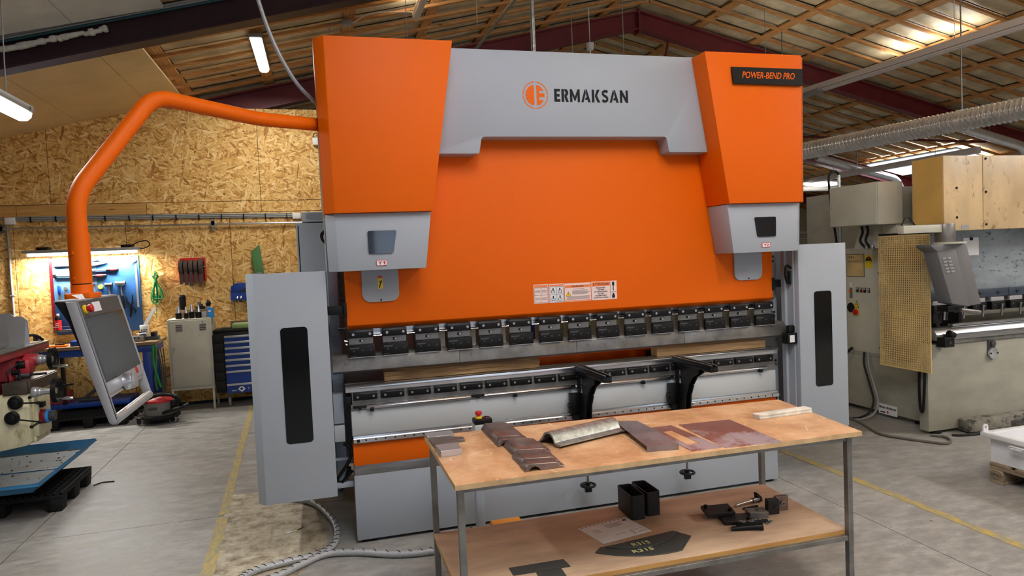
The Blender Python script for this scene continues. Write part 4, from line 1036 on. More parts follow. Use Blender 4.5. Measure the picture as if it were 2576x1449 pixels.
    def lever2(t):
        MB().tube([(-.08, 0, .012), (-.02, .0, .014), (.04, -.004, .016), (.075, -.01, .018)], [.010, .013, .016, .019], 12).build('handle', 'black', t)
        MB().lathe([(.017, 0), (.017, .006), (.009, .006), (.008, .002)], (.03, .03, .03), (0, .2, 1), 16).build('washer', 'steel_dull', t)
        MB().lathe([(.017, 0), (.017, .006), (.009, .006), (.008, .002)], (-.012, .03, .03), (0, .2, 1), 16).build('washer', 'steel_dull', t)
        MB().box(-.04, .06, .012, .05, 0, .03).build('base_block', 'black', t, .004)
    piece('clamp_lever', 'rounded black lever with two washers at the front of the heap', 'lever', 'black', (1.85, -1.452, z), (0, 0, -.22), lever2)
    def pin(t): MB().tube([(-.045, 0, .008), (.02, 0, .008), (.045, 0, .008)], [.005, .008, .008], 10).build('pin_body', 'black', t)
    piece('pin', 'small black tapered pin beside the loose rings', 'pin', 'black', (1.958, -1.395, z), (0, 0, -.1), pin)
    piece('pin', 'black tapered pin pointing at the upright clamp block', 'pin', 'black', (2.03, -1.215, z), (0, 0, .0), pin)
    for i, (x, y) in enumerate(((2.018, -1.404), (1.993, -1.418), (1.988, -1.372), (1.965, -1.365), (2.118, -1.115))):
        tag(MB().torus((x, y, z+.003), (0, 0, 1), .0105, .003, 18, 6).build('ring', 'steel_dull', None), 'small loose steel ring on the lower shelf' if i < 4 else 'single steel ring lying beside the bright lever spindle', 'ring', 'loose steel rings on the lower shelf')
on_shelf()

def pedal():
    T = thing('foot_pedal', 'foot switch with orange guard and red stop button on a grey post', 'foot switch', (.80, -.33, 0))
    MB().box(.695, .80, -.46, -.30, 0, .022).build('base_plate', 'dark_grey', T, .004)
    MB().box(.700, .752, -.375, -.335, .02, .74).build('post', 'light_grey', T, .004)
    bx = MB().box(.708, .818, -.40, -.32, .715, .775).build('switch_box', 'pale_grey', T, .006)
    MB().box(.708, .818, -.40, -.32, .775, .806).build('box_lid', 'black', bx, .006)
    MB().lathe([(.021, 0), (.021, .010), (.017, .013)], (.742, -.36, .806), (0, 0, 1), 18).build('stop_collar', 'yellow', bx)
    MB().lathe([(.012, .012), (.012, .020), (.02, .024), (.021, .038), (.016, .043)], (.742, -.36, .806), (0, 0, 1), 18).build('stop_button', 'red', bx)
    MB().lathe([(.014, 0), (.014, .006), (.010, .008)], (.788, -.36, .806), (0, 0, 1), 16).build('reset_button', 'black', bx)
    MB().torus((.788, -.36, .807), (0, 0, 1), .015, .003, 18, 6).build('button_ring', 'red_dark', bx)
    g = MB().prism([(-.50, .03), (-.50, .10), (-.46, .145), (-.30, .145), (-.25, .10), (-.25, .03)], 'x', .80, .985)
    g.build('pedal_guard', 'orange_pedal', T, .006); MB().box(.79, .995, -.52, -.24, 0, .03).build('pedal_base', 'black', T, .004)
    MB().tube(spline([(.72, -.30, .02), (.70, -.26, .06), (.69, -.22, .08), (.66, -.2, .03), (.6, -.2, .012)]), .009, 8).build('cable', 'black', T)
paint('orange_pedal', (222, 140, 34), 0.5)
pedal()

# corrugated hose lying on the floor
def hose():
    T = thing('floor_hose', 'grey corrugated hose with black flecks looping over the floor', 'hose', (-.2, .0, 0))
    path = spline([(-.50, 1.05, .022), (-.283, .848, .022), (-.16, .505, .022), (-.119, .227, .022), (-.144, .001, .022), (-.24, -.116, .022), (-.422, -.162, .022), (-.58, -.21, .022), (-.66, -.30, .022), (-.60, -.37, .022), (-.458, -.333, .022), (-.33, -.225, .022), (-.193, -.134, .022), (-.007, -.177, .022), (.221, -.295, .022), (.44, -.33, .022), (.62, -.30, .022), (.69, -.24, .022)], 24)
    MB().tube(path, [.0195 if i % 2 else .0215 for i in range(len(path))], 12).build('hose_wall', 'hose_grey', T)
    g = MB()
    for i in range(6, len(path)-6, 7):
        p, q = path[i], path[i+3]; d = (q-p).normalized(); n = Vector((-d.y, d.x, 0))
        g.tube([p+n*.017+Vector((0, 0, .0135)), (p+q)/2+n*.003+Vector((0, 0, .0222)), q-n*.012+Vector((0, 0, .019))], .0022, 5)
    g.build('hose_fleck', 'black', T, kind='stuff')
hose()
for i, (x, y, a, l) in enumerate(((-.36, .42, 1.2, .085), (-.43, .36, .3, .035))):
    d = Vector((math.cos(a), math.sin(a), 0))*l/2; p = Vector((x, y, .005))
    if i == 0: tag(MB().tube(spline([p-d, p+Vector((.018, 0, 0)), p+d]), .004, 6).build('string', 'leather', None), 'short piece of tan string on the worn concrete', 'string')
    else: tag(MB().prism([(x-.03, y-.008), (x+.005, y-.012), (x+.03, y+.004), (x+.012, y+.014), (x-.01, y+.004)], 'z', .002, .006).build('paper_scrap', 'paper', None), 'torn white paper scrap on the worn concrete', 'paper')
tag(MB().box(1.9, 2.0, -.10, -.03, 0, .03).build('white_block', 'white', None, .006), 'small white block on the floor below the machine front', 'block')

tag(MB().tube(spline([(-2.06, 2.07, .005), (-2.03, 2.12, .005), (-2.0, 2.135, .005), (-1.92, 2.125, .005)]), .005, 6).build('bent_wire', 'black', None), 'short bent black wire lying on the bare floor by the pallet', 'wire')

# ---------------------------------------------------------------- milling machine on its tray
def milling_machine():
    T = thing('milling_machine', 'cream and red knee type milling machine with black hand wheels', 'milling machine', (-3.0, 1.85, .30))
    B = lambda mb, n, m, p=None, bev=.003, **k: mb.build(n, m, p or T, bev, **k)
    # column and foot mostly left of the view
    B(MB().box(-3.9, -3.2, 1.45, 2.25, .30, 1.9), 'column', 'mill_cream', bev=.02)
    B(MB().box(-3.9, -3.05, 1.5, 2.2, .236, .34), 'foot_casting', 'mill_cream', bev=.01)
    # knee: cream casting, lower edge rising towards the operator side
    kn = B(MB().prism([(-3.2, .48), (-2.52, .48), (-2.335, .505), (-2.30, .53), (-2.30, .90), (-2.55, .90), (-3.2, .92)], 'y', 1.55, 1.93), 'knee', 'mill_cream', bev=.008)
    B(MB().box(-2.30, -2.262, 1.60, 1.86, .56, .88), 'knee_cover', 'mill_cream', kn, bev=.006)
    B(MB().box(-2.31, -2.285, 1.60, 1.89, .515, .56), 'knee_cover', 'mill_cream', kn, bev=.004)
    B(MB().cyl((-2.75, 1.74, .26), (-2.66, 1.74, .49), .045, 16), 'lift_screw', 'bronze_holder', kn)
    # brown telescopic way covers
    wc = B(MB().box(-2.46, -2.30, 1.53, 2.16, .905, .992), 'way_cover', 'mill_brown', bev=.004)
    B(MB().box(-2.41, -2.29, 1.57, 2.15, .90, .985), 'way_cover_step', 'mill_brown', wc, bev=.004)
    # red saddle and swivel
    sd = B(MB().box(-2.95, -2.50, 1.55, 2.10, .87, .99), 'saddle', 'mill_red', bev=.01)
    B(MB().box(-2.85, -2.42, 1.62, 2.05, .99, 1.16), 'saddle_head', 'mill_red', sd, bev=.02)
    B(MB().box(-2.42, -2.33, 1.70, 1.82, 1.03, 1.14), 'feed_box', 'mill_red', sd, bev=.02)
    # table along y with red skirt and slotted steel top
    tb = B(MB().box(-2.80, -2.40, .35, 2.338, 1.165, 1.222), 'table_skirt', 'mill_red', bev=.008)
    for i, x in enumerate((-2.775, -2.695, -2.615, -2.535, -2.455)):
        B(MB().box(x, x+.066, .36, 2.32, 1.222, 1.232), 'table_rib', 'steel_dull', tb, bev=.001, seg=1)
    B(MB().tube(arc_path([(-2.60, 2.2, 1.232), (-2.60, 2.26, 1.285), (-2.48, 2.30, 1.285), (-2.44, 2.33, 1.235)], .03), .012, 8), 'way_wiper', 'black', tb)
    # hand wheels (axis along x)
    def wheel(c, r, hub_from, crank_a):
        c = Vector(c); d = Vector((1, 0, 0))
        w = B(MB().torus(c, d, r-.010, .012, 32, 8).lathe([(r-.004, -.018), (r+.002, -.016), (r+.002, .018), (r-.006, .018), (r-.012, .012), (r-.012, -.012)], c, d, 32), 'hand_wheel', 'black', bev=0)
        B(MB().lathe([(.028, -.02), (.034, .0), (r-.012, .006), (r-.012, -.006), (.02, -.012)], c, d, 28), 'wheel_disc', 'black', w, bev=0)
        B(MB().cyl((hub_from, c.y, c.z), (c.x, c.y, c.z), .024, 18).cyl((hub_from, c.y, c.z), (hub_from+.035, c.y, c.z), .040, 20).cyl((hub_from+.035, c.y, c.z), (hub_from+.06, c.y, c.z), .032, 20), 'wheel_hub', 'aluminium', w)
        p = c+Vector((0, math.cos(crank_a), math.sin(crank_a)))*(r-.018)
        B(MB().tube([p, p+Vector((.03, 0, 0)), p+Vector((.07, 0, 0)), p+Vector((.10, 0, 0))], [.008, .009, .013, .011], 12), 'crank_grip', 'steel_bright', w)
        return w
    wheel((-2.22, 1.85, 1.121), .085, -2.325, -1.35); B(MB().cyl((-2.42, 1.85, 1.125), (-2.32, 1.85, 1.121), .05, 20), 'hub_sleeve', 'mill_red', bev=.006)
    wheel((-2.10, 1.52, .912), .092, -2.26, -1.25); B(MB().cyl((-2.10, 1.60, .93), (-2.02, 1.60, .94), .008, 10).ball((-2.02, 1.60, .94), .013), 'crank_lever', 'black', bev=0)
    # dials and levers on the knee
    for (x, z, x2, z2, kind) in ((-2.383, .842, -2.218, .835, 0), (-2.412, .728, -2.215, .690, 1)):
        k = B(MB().lathe([(.05, 0), (.05, .02), (.042, .028), (.030, .03), (.030, .045), (.018, .05)], (x, 1.55, z), (0, -1, 0), 26), 'control_knob', 'black', bev=0)
        B(MB().cyl((x, 1.51, z), (x2, 1.49, z2), .006, 8).ball((x2, 1.49, z2), .014), 'control_lever', 'black', k, bev=0)
        if kind: B(MB().cyl((x2, 1.49, z2), (x2-.045, 1.46, z2-.025), .009, 8).ball((x2-.045, 1.46, z2-.025), .014), 'lever_grip', 'black', k, bev=0)
    B(MB().ball((-2.29, 1.548, .872), .013), 'knob', 'black', bev=0)
    B(MB().cyl((-2.262, 1.66, .70), (-2.225, 1.66, .70), .055, 26), 'dial_ring', 'red_dark', kn)
    B(MB().cyl((-2.225, 1.66, .70), (-2.205, 1.66, .70), .052, 26), 'dial_band', 'blue_bright', kn)
    B(MB().cyl((-2.205, 1.66, .70), (-2.165, 1.66, .70), .038, 24), 'dial_nut', 'dark_grey', kn)
    B(MB().box(-2.265, -2.235, 1.63, 1.69, .775, .815), 'switch', 'black', kn)
    # levers under the table
    for (y, z, ln) in ((1.62, 1.06, .14), (1.78, 1.09, .13)):
        B(MB().cyl((-2.42, y, z), (-2.37, y, z), .022, 14).tube([(-2.375, y, z), (-2.365, y-.01, z-ln*.5), (-2.35, y-.02, z-ln)], [.009, .007, .007], 8), 'feed_lever', 'black', sd, bev=0)
    B(MB().cyl((-2.45, 1.72, 1.10), (-2.36, 1.72, 1.105), .034, 20), 'feed_motor_knob', 'black', sd)
    B(MB().tube(spline([(-2.44, 1.56, .94), (-2.42, 1.55, 1.02), (-2.43, 1.57, 1.08), (-2.40, 1.75, 1.12), (-2.40, 1.95, 1.15)]), .006, 6), 'pipe', 'black', sd)
    B(MB().tube(spline([(-2.40, 1.9, 1.17), (-2.36, 1.95, 1.15), (-2.35, 2.0, 1.11), (-2.37, 2.05, 1.16)]), .006, 6), 'pipe', 'black', sd)
    return T
milling_machine()

def tray():
    T = thing('drip_tray', 'wide blue steel drip tray under the milling machine', 'tray', (-3.0, 1.88, .18))
    x1, y0, y1, zr, zb = -2.165, 1.22, 2.55, .30, .235; t = .008
    o = [(-4.2, y0), (x1, y0), (x1, y1), (-4.2, y1)]
    inn = [(-4.15, y0+.05), (x1-.05, y0+.05), (x1-.05, y1-.05), (-4.15, y1-.05)]
    m = MB().loft([(x, y, zb) for x, y in inn], [(x, y, zr) for x, y in o], caps=False)
    m.loft([(x, y, zr) for x, y in o], [(x+(.012 if x > -3 else -.012), y+(.012 if y > 2 else -.012), zr-.022) for x, y in o], caps=False)
    m.loft([(x, y, zb-.01) for x, y in inn], [(x+(.004 if x > -3 else -.004), y+(.004 if y > 2 else -.004), zr-.004) for x, y in o], caps=False)
    m.build('tray_rim', 'tray_blue', T)
    MB().box(-4.15, x1-.05, y0+.05, y1-.05, zb-.012, zb).build('tray_floor', 'tray_inside', T)
    MB().box(-4.15, x1-.052, 1.84, 1.852, zb, zb+.006).build('tray_seam', 'tray_blue', T)
    MB().prism([(1.25, .23), (1.40, .23), (1.36, .0), (1.30, .0)], 'x', -2.75, -2.62).build('tray_leg', 'tray_blue', T)
    # small swarf chips
    g = MB()
    for i in range(60):
        x, y = rnd.uniform(-2.9, -2.25), rnd.uniform(1.3, 2.45); s = rnd.uniform(.003, .009)
        g.obox((x, y, zb+s/2), (s*2, s, s), (0, 0, rnd.uniform(0, 3)))
    tag(g.build('swarf', 'bronze_holder', None, smooth=False), 'loose metal swarf chips scattered in the blue tray', 'swarf'); bpy.context.scene.objects['swarf']['kind'] = 'stuff'
    tag(MB().obox((-2.50, 1.40, zb+.012), (.16, .022, .018), (0, 0, .35)).build('wood_strip', 'pallet_wood', None), 'short flat wooden strip lying in the blue drip tray', 'wood strip')
tray()

def plastic_pallet(name, label, x0, x1, y0, y1, h, rz=0):
    T = thing(name, label, 'pallet', ((x0+x1)/2, (y0+y1)/2, 0))
    MB().box(x0, x1, y0, y1, h-.045, h-.012).build('deck_frame', 'black_matt', T, .006)
    nx, ny = max(3, int((x1-x0)/.05)), max(3, int((y1-y0)/.05))
    g = MB()
    for i in range(nx+1): xx = x0+(x1-x0-.012)*i/nx; g.box(xx, xx+.012, y0, y1, h-.014, h)
    for j in range(ny+1): yy = y0+(y1-y0-.012)*j/ny; g.box(x0, x1, yy, yy+.012, h-.014, h-.001)
    g.build('deck_grid', 'black_matt', T, smooth=False, kind='stuff')
    for fx in (0, .5, 1):
        for fy in (0, .5, 1):
            a, b = x0+(x1-x0-.11)*fx, y0+(y1-y0-.13)*fy
            MB().loft([(a+.01, b+.01, 0), (a+.10, b+.01, 0), (a+.10, b+.12, 0), (a+.01, b+.12, 0)], [(a, b, h-.045), (a+.11, b, h-.045), (a+.11, b+.13, h-.045), (a, b+.13, h-.045)]).build('pallet_foot', 'black_matt', T, .004)
plastic_pallet('plastic_pallet', 'black plastic pallet standing under the blue drip tray', -2.95, -2.10, 1.46, 2.18, .145)
plastic_pallet('plastic_pallet', 'black plastic pallet pushed under the blue workbench', -3.22, -2.40, 4.55, 5.15, .15)

# sheet metal brackets and a cutter on the milling machine
def brackets():
    for (x, y, s, lab) in ((-2.60, 2.06, .72, 'bright folded sheet metal bracket with a round notch on the milling table'), (-2.46, 1.90, .66, 'bright folded sheet metal bracket with a square notch and gusset on the milling table')):
        T = thing('sheet_bracket', lab, 'bracket', (x, y, 1.232), rot=.15)
        h = .36*s
        MB().prism([(-.07, 0), (.07, 0), (.065, h*.85), (.03, h), (-.045, h), (-.07, h*.9)], 'y', -.002, .002).build('back_plate', 'steel_bright', T)
        MB().box(-.07, .07, -.12, 0, 0, .004).build('foot_plate', 'steel_bright', T)
        MB().prism([(-.11, .004), (0, .004), (0, .20)], 'x', .05, .054).build('gusset', 'steel_bright', T)
brackets()
t = thing('milling_cutter', 'steel milling cutter with a dark shank lying on the brown cover', 'cutter', (-2.36, 1.72, .992), rot=.15)
MB().lathe([(.022, -.045), (.030, -.04), (.030, .0), (.022, .004)], (-.06, 0, .030), (1, 0, 0), 12).build('cutter_head', 'galvanised', t, smooth=False)
MB().cyl((-.055, 0, .030), (.02, 0, .030), .020, 16).build('arbor', 'dark_grey', t)
MB().cyl((.02, 0, .030), (.13, 0, .030), .009, 12).build('shank', 'black', t)

# ---------------------------------------------------------------- OSB wall and what hangs on it
WY = 5.478
def wall_services():
    T = thing('wall_cable_run', 'grey cable bundle with black ties along the chipboard wall', 'cable', (-2.1, WY, 2.49))
    for dz, r in ((0, .012), (.022, .009), (-.02, .008)):
        MB().tube(spline([(-3.75, WY-.012, 2.495+dz), (-2.9, WY-.012, 2.490+dz), (-1.6, WY-.012, 2.478+dz), (-.44, WY-.012, 2.462+dz)]), r, 8).build('cable', 'lamp_grey', T)
    MB().tube([(-5.2, WY-.012, 2.51), (-3.81, WY-.012, 2.50)], .010, 8).build('cable', 'lamp_grey', T)
    for i in range(12):
        x = -3.55+i*.275; MB().box(x, x+.014, WY-.028, WY, 2.452-.003*i, 2.522-.003*i).build('cable_tie', 'black', T)
    for x0, x1, z0, z1, lab in ((-3.814, -3.706, 2.43, 2.515, 'white junction box at the conduit corner on the chipboard wall'), (-.447, -.338, 2.41, 2.49, 'white junction box beside the cooling unit on the chipboard wall')):
        tag(MB().box(x0, x1, WY-.05, WY, z0, z1).build('junction_box', 'white', None, .006), lab, 'junction box')
    T = thing('compressed_air_pipe', 'thin steel pipe with clamps along the chipboard wall', 'pipe', (-2.1, WY, 2.36))
    MB().tube([(-5.0, WY-.04, 2.382), (-3.84, WY-.04, 2.378), (-.20, WY-.04, 2.358)], .014, 10).build('pipe', 'steel_bright', T)
    for x in (-3.86, -3.90, -1.45): MB().box(x-.02, x+.02, WY-.06, WY, 2.33, 2.43).cyl((x, WY-.06, 2.38), (x, WY-.03, 2.38), .03, 14).build('pipe_clamp', 'steel', T)
    MB().box(-1.47, -1.44, WY-.02, WY, 2.28, 2.42).build('pipe_clamp', 'steel', T)
    T = thing('wall_conduit', 'vertical grey conduit going down the chipboard wall', 'conduit', (-3.80, WY, 1))
    MB().cyl((-3.80, WY-.016, .98), (-3.80, WY-.016, 2.43), .014, 10).build('conduit', 'lamp_grey', T)
    for z in (2.15, 1.55): MB().box(-3.825, -3.775, WY-.033, WY, z, z+.012).build('clip', 'lamp_grey', T)
    # fluorescent lamp over the tool board
    T = thing('wall_lamp', 'grey fluorescent lamp above the blue tool board', 'lamp', (-2.96, WY-.15, 2.04))
    MB().prism([(WY-.21, 2.062), (WY-.21, 2.085), (WY-.17, 2.10), (WY-.09, 2.10), (WY-.09, 2.062)], 'x', -3.60, -2.31).build('lamp_body', 'lamp_grey', T, .003)
    tb = MB().cyl((-3.56, WY-.15, 2.042), (-2.35, WY-.15, 2.042), .018, 14).build('lamp_tube', 'lamp_tube', T)
    for x in (-3.40, -2.47): MB().box(x-.06, x+.06, WY-.16, WY, 2.10, 2.135).build('bracket', 'black', T, .003)
    for x in (-3.615, -2.31): MB().cyl((x, WY-.15, 2.078), (x+.02, WY-.15, 2.078), .012, 10).build('end_cap', 'dark_grey', T)
    MB().tube(spline([(-2.42, WY-.10, 2.12), (-2.33, WY-.10, 2.165), (-2.24, WY-.1, 2.175), (-2.21, WY-.1, 2.12), (-2.27, WY-.1, 2.085), (-2.30, WY-.12, 2.08)]), .007, 8).build('cable', 'black', T)
    l = bpy.data.lights.new('wall_lamp_light', 'AREA'); l.shape = 'RECTANGLE'; l.size, l.size_y = 1.2, .05; l.energy = 62; l.color = (1, .97, .9)
    o = bpy.data.objects.new('wall_lamp_light', l); COL.objects.link(o); o.parent = T; o.location = (0, 0, -.03)
wall_services()

def tool_board():
    T = thing('tool_board', 'blue steel tool board hanging on the chipboard wall', 'tool board', (-2.86, WY-.03, 1.05))
    y = WY-.03
    MB().box(-3.346, -2.365, y, WY, 1.03, 1.995).build('board', 'blue_board', T, .003)
    MB().box(-3.34, -2.86, y-.002, y, 1.45, 1.985).build('perforated_panel', 'perforated_blue', T)
    MB().box(-2.62, -2.37, y-.002, y, 1.88, 1.985).build('perforated_panel', 'perforated_blue', T)
    MB().box(-3.385, -3.35, WY-.02, WY, 1.06, 2.01).build('edge_strip', 'red_dark', T)
    Y = y-.006
    def tool(name, label, cat, x, z):
        return thing(name, label, cat, (x, Y, z), 'hand tools on the blue tool board')
    def B(mb, n, m, p, bev=0): return mb.build(n, m, p, bev)
    t = tool('bolt_cutter', 'long steel bolt cutter hanging level at the top of the board', 'bolt cutter', -3.05, 1.90)
    B(MB().tube([(-3.33, Y-.012, 1.895), (-3.30, Y-.012, 1.905), (-3.12, Y-.012, 1.900), (-2.95, Y-.012, 1.895), (-2.84, Y-.012, 1.905), (-2.72, Y-.012, 1.925)], [.012, .02, .013, .012, .014, .008], 8), 'handle', 'steel_dull', t)
    B(MB().tube([(-2.95, Y-.02, 1.89), (-2.84, Y-.02, 1.895), (-2.72, Y-.02, 1.918)], [.012, .012, .008], 8), 'handle', 'steel_dull', t)
    t = tool('clamp_plier', 'small dark clamp hanging above the bolt cutter', 'clamp', -2.86, 1.95)
    B(MB().box(-2.90, -2.85, Y-.02, Y, 1.94, 1.97), 'body', 'dark_grey', t, .006); B(MB().tube([(-2.86, Y-.01, 1.95), (-2.82, Y-.01, 1.955), (-2.80, Y-.01, 1.94)], .009, 8), 'jaw', 'steel_dull', t)
    for z, x0, x1, xg, lab in ((1.825, -2.97, -2.60, -2.74, 'torque wrench with a red and black grip, upper of two'), (1.755, -3.31, -2.74, -2.90, 'torque wrench with a red and black grip, lower of two')):
        t = tool('torque_wrench', lab, 'torque wrench', (x0+x1)/2, z)
        B(MB().cyl((x0, Y-.015, z+(.02 if x0 < -3.2 else 0)), (xg, Y-.015, z), .011, 10), 'shaft', 'steel_dull', t)
        B(MB().cyl((xg, Y-.015, z), (xg+.05, Y-.015, z), .016, 12).cyl((xg+.12, Y-.015, z), (x1, Y-.015, z), .018, 12), 'grip', 'black', t)
        B(MB().cyl((xg+.05, Y-.015, z), (xg+.12, Y-.015, z), .019, 12), 'grip_band', 'red_dark', t)
        if x0 < -3.2: B(MB().box(-3.335, -3.30, Y-.03, Y, z-.005, z+.04), 'ratchet_head', 'black', t, .006)
    def hammer(x, z, head, label, hw):
        t = tool('hammer', label, 'hammer', x, z-.3)
        B(MB().cyl((x-hw, Y-.025, z), (x+hw, Y-.025, z), .022, 14).cyl((x-hw, Y-.025, z), (x-hw+.025, Y-.025, z), .028, 14).cyl((x+hw-.025, Y-.025, z), (x+hw, Y-.025, z), .028, 14), 'head', head, t)
        B(MB().tube([(x, Y-.025, z), (x+.005, Y-.025, z-.12), (x+.012, Y-.025, z-.17)], [.010, .010, .014], 8), 'shaft', 'steel_dull', t)
        B(MB().tube([(x+.012, Y-.025, z-.16), (x+.018, Y-.025, z-.33)], [.017, .019], 10), 'grip', 'black', t)
    hammer(-2.585, 1.650, 'galvanised', 'mallet with a bright cylindrical head and dark handle', .058)
    hammer(-2.72, 1.635, 'dark_grey', 'ball hammer with a dark head hanging beside the mallet', .042)
    for x in (-2.905, -2.87):
        t = tool('ring_spanner', 'slim ring spanner hanging behind the control panel arm', 'spanner', x, 1.45)
        B(MB().torus((x, Y-.006, 1.66), (0, 1, 0), .014, .005, 16, 6).box(x-.007, x+.007, Y-.01, Y-.003, 1.44, 1.648), 'body', 'steel_bright', t)
    t = tool('paint_scraper', 'scraper with a blue handle hanging on the perforated board', 'scraper', -3.28, 1.42)
    B(MB().prism([(-3.295, 1.55), (-3.265, 1.55), (-3.260, 1.64), (-3.285, 1.66), (-3.30, 1.64)], 'y', Y-.02, Y-.004), 'handle', 'blue', t, .004); B(MB().prism([(-3.29, 1.55), (-3.27, 1.55), (-3.255, 1.44), (-3.305, 1.44)], 'y', Y-.012, Y-.009), 'blade', 'steel', t)
    t = tool('adjustable_spanner', 'grey adjustable spanner hanging beside the scraper', 'spanner', -3.21, 1.42)
    B(MB().box(-3.222, -3.198, Y-.015, Y-.004, 1.42, 1.60), 'handle', 'dark_grey', t, .004); B(MB().cyl((-3.21, Y-.018, 1.61), (-3.21, Y-.004, 1.61), .022, 14), 'jaw', 'steel_dull', t)
    t = tool('screwdriver', 'red handled screwdriver hanging beside the adjustable spanner', 'screwdriver', -3.14, 1.45)
    B(MB().cyl((-3.14, Y-.015, 1.58), (-3.14, Y-.015, 1.69), .013, 10), 'handle', 'red_dark', t); B(MB().cyl((-3.14, Y-.015, 1.45), (-3.14, Y-.015, 1.58), .005, 8), 'blade', 'steel_dull', t)
    t = tool('snips', 'black tin snips hanging below the mallet', 'snips', -2.50, 1.22)
    B(MB().tube([(-2.54, Y-.01, 1.48), (-2.52, Y-.01, 1.40), (-2.47, Y-.01, 1.33)], [.006, .011, .010], 8).tube([(-2.46, Y-.01, 1.49), (-2.465, Y-.01, 1.40), (-2.49, Y-.01, 1.33)], [.006, .010, .012], 8), 'jaws', 'black', t)
    B(MB().tube([(-2.49, Y-.01, 1.34), (-2.49, Y-.01, 1.27), (-2.50, Y-.01, 1.21)], [.013, .011, .009], 8).tube([(-2.47, Y-.01, 1.34), (-2.43, Y-.01, 1.29), (-2.44, Y-.01, 1.26)], [.012, .01, .01], 8), 'grips', 'black', t)
    t = tool('steel_ruler', 'long steel ruler hanging at the edge of the board', 'ruler', -2.40, 1.33)
    B(MB().box(-2.415, -2.390, Y-.004, Y, 1.33, 1.90), 'blade', 'aluminium', t)
    for x, z, mat, r, lab, nm in ((-2.43, 1.955, 'masking', .050, 'roll of cream masking tape hanging at the board corner', 'tape_roll'), (-2.815, 1.615, 'yellow', .028, 'small bright yellow roll of thread tape on the board', 'tape_roll')):
        t = thing(nm, lab, 'tape', (x, Y, z-r))
        o, i = circ(x, z, r, 28), circ(x, z, r*(.72 if r > .04 else .4), 28)
        MB().ring(o, i, 'y', Y-.03, Y-.004).build('tape', mat, t)
        MB().ring(circ(x, z, r*(.72 if r > .04 else .4), 28), circ(x, z, r*(.66 if r > .04 else .3), 28), 'y', Y-.031, Y-.003).build('core', 'paper', t)
    t = thing('spray_can', 'black and red spray can standing in a rack by the board', 'spray can', (-3.30, WY-.10, 1.10))
    MB().cyl((-3.30, WY-.10, 1.10), (-3.30, WY-.10, 1.225), .036, 20).build('can', 'red', t); MB().lathe([(.036, 0), (.036, .045), (.03, .055), (.018, .058)], (-3.30, WY-.10, 1.225), (0, 0, 1), 20).build('can_top', 'black', t)
    MB().cyl((-3.30, WY-.10, 1.28), (-3.30, WY-.10, 1.305), .016, 14).build('cap', 'white', t)
    for k in range(3): MB().box(-3.325+.004, -3.285, WY-.138, WY-.1365, 1.135+k*.022, 1.143+k*.022).build('print', 'paper', t)
    MB().tube([(-3.35, WY-.02, 1.14), (-3.35, WY-.15, 1.14), (-3.24, WY-.15, 1.14), (-3.10, WY-.15, 1.14), (-3.10, WY-.02, 1.14)], .004, 6).tube([(-3.35, WY-.02, 1.085), (-3.35, WY-.15, 1.085), (-3.10, WY-.15, 1.085), (-3.10, WY-.02, 1.085)], .004, 6).build('wire_rack', 'steel_dull', T)
    MB().box(-3.35, -3.10, WY-.15, WY, 1.093, 1.099).build('rack_floor', 'dark_grey', T)
    # coil of green rope
    t = thing('rope_coil', 'bundle of green rope hanging on the chipboard wall', 'rope', (-2.18, WY, 1.3))
    for k in range(16):
        a = rnd.uniform(-1, 1); w1 = rnd.uniform(.02, .085)*(1 if k % 2 else -1); zl = rnd.uniform(1.36, 1.46); yy = WY-.02-rnd.uniform(0, .035)
        MB().tube(spline([(-2.185+a*.012, yy, 1.655), (-2.185+w1*.7, yy, 1.55), (-2.19+w1, yy, 1.44), (-2.20+w1*.5, yy, zl), (-2.20-w1*.3, yy, zl+.015), (-2.19-w1*.4, yy, 1.50), (-2.185-a*.012, yy, 1.65)], 6), .0045, 6).build('rope_loop', 'green_rope', t)
    for k in range(9):
        w1 = rnd.uniform(.012, .038)*(1 if k % 2 else -1); yy = WY-.02-rnd.uniform(0, .03); zt = rnd.uniform(1.72, 1.79)
        MB().tube(spline([(-2.185-w1*.4, yy, 1.64), (-2.18+w1, yy, 1.71), (-2.18+w1*.3, yy, zt), (-2.185-w1*.8, yy, 1.72), (-2.185, yy, 1.645)], 6), .0045, 6).build('rope_loop', 'green_rope', t)
    for k in range(4): MB().torus((-2.185, WY-.035, 1.64+k*.008), (0, 0, 1), .022, .0045, 16, 6).build('rope_wrap', 'green_rope', t)
    MB().tube(spline([(-2.19, WY-.03, 1.37), (-2.195, WY-.03, 1.28), (-2.20, WY-.03, 1.18)]), .0045, 6).build('rope_tail', 'green_rope', t)
    # red dispenser with five rolls of abrasive belt
    t = thing('belt_dispenser', 'red wall dispenser holding rolls of brown abrasive belt', 'dispenser', (-1.73, WY, 1.62))
    MB().box(-1.885, -1.575, WY-.012, WY, 1.63, 1.935).build('back_plate', 'red', t, .003)
    for x in (-1.885, -1.578): MB().prism([(WY-.012, 1.63), (WY-.012, 1.935), (WY-.10, 1.87), (WY-.12, 1.72), (WY-.10, 1.63)], 'x', x, x+.006).build('side_cheek', 'red', t)
    MB().cyl((-1.90, WY-.10, 1.815), (-1.56, WY-.10, 1.815), .009, 12).build('axle', 'steel_bright', t)
    MB().prism([(WY-.17, 1.62), (WY-.15, 1.62), (WY-.15, 1.74), (WY-.17, 1.72)], 'x', -1.872, -1.59).build('tear_bar', 'red_dark', t)
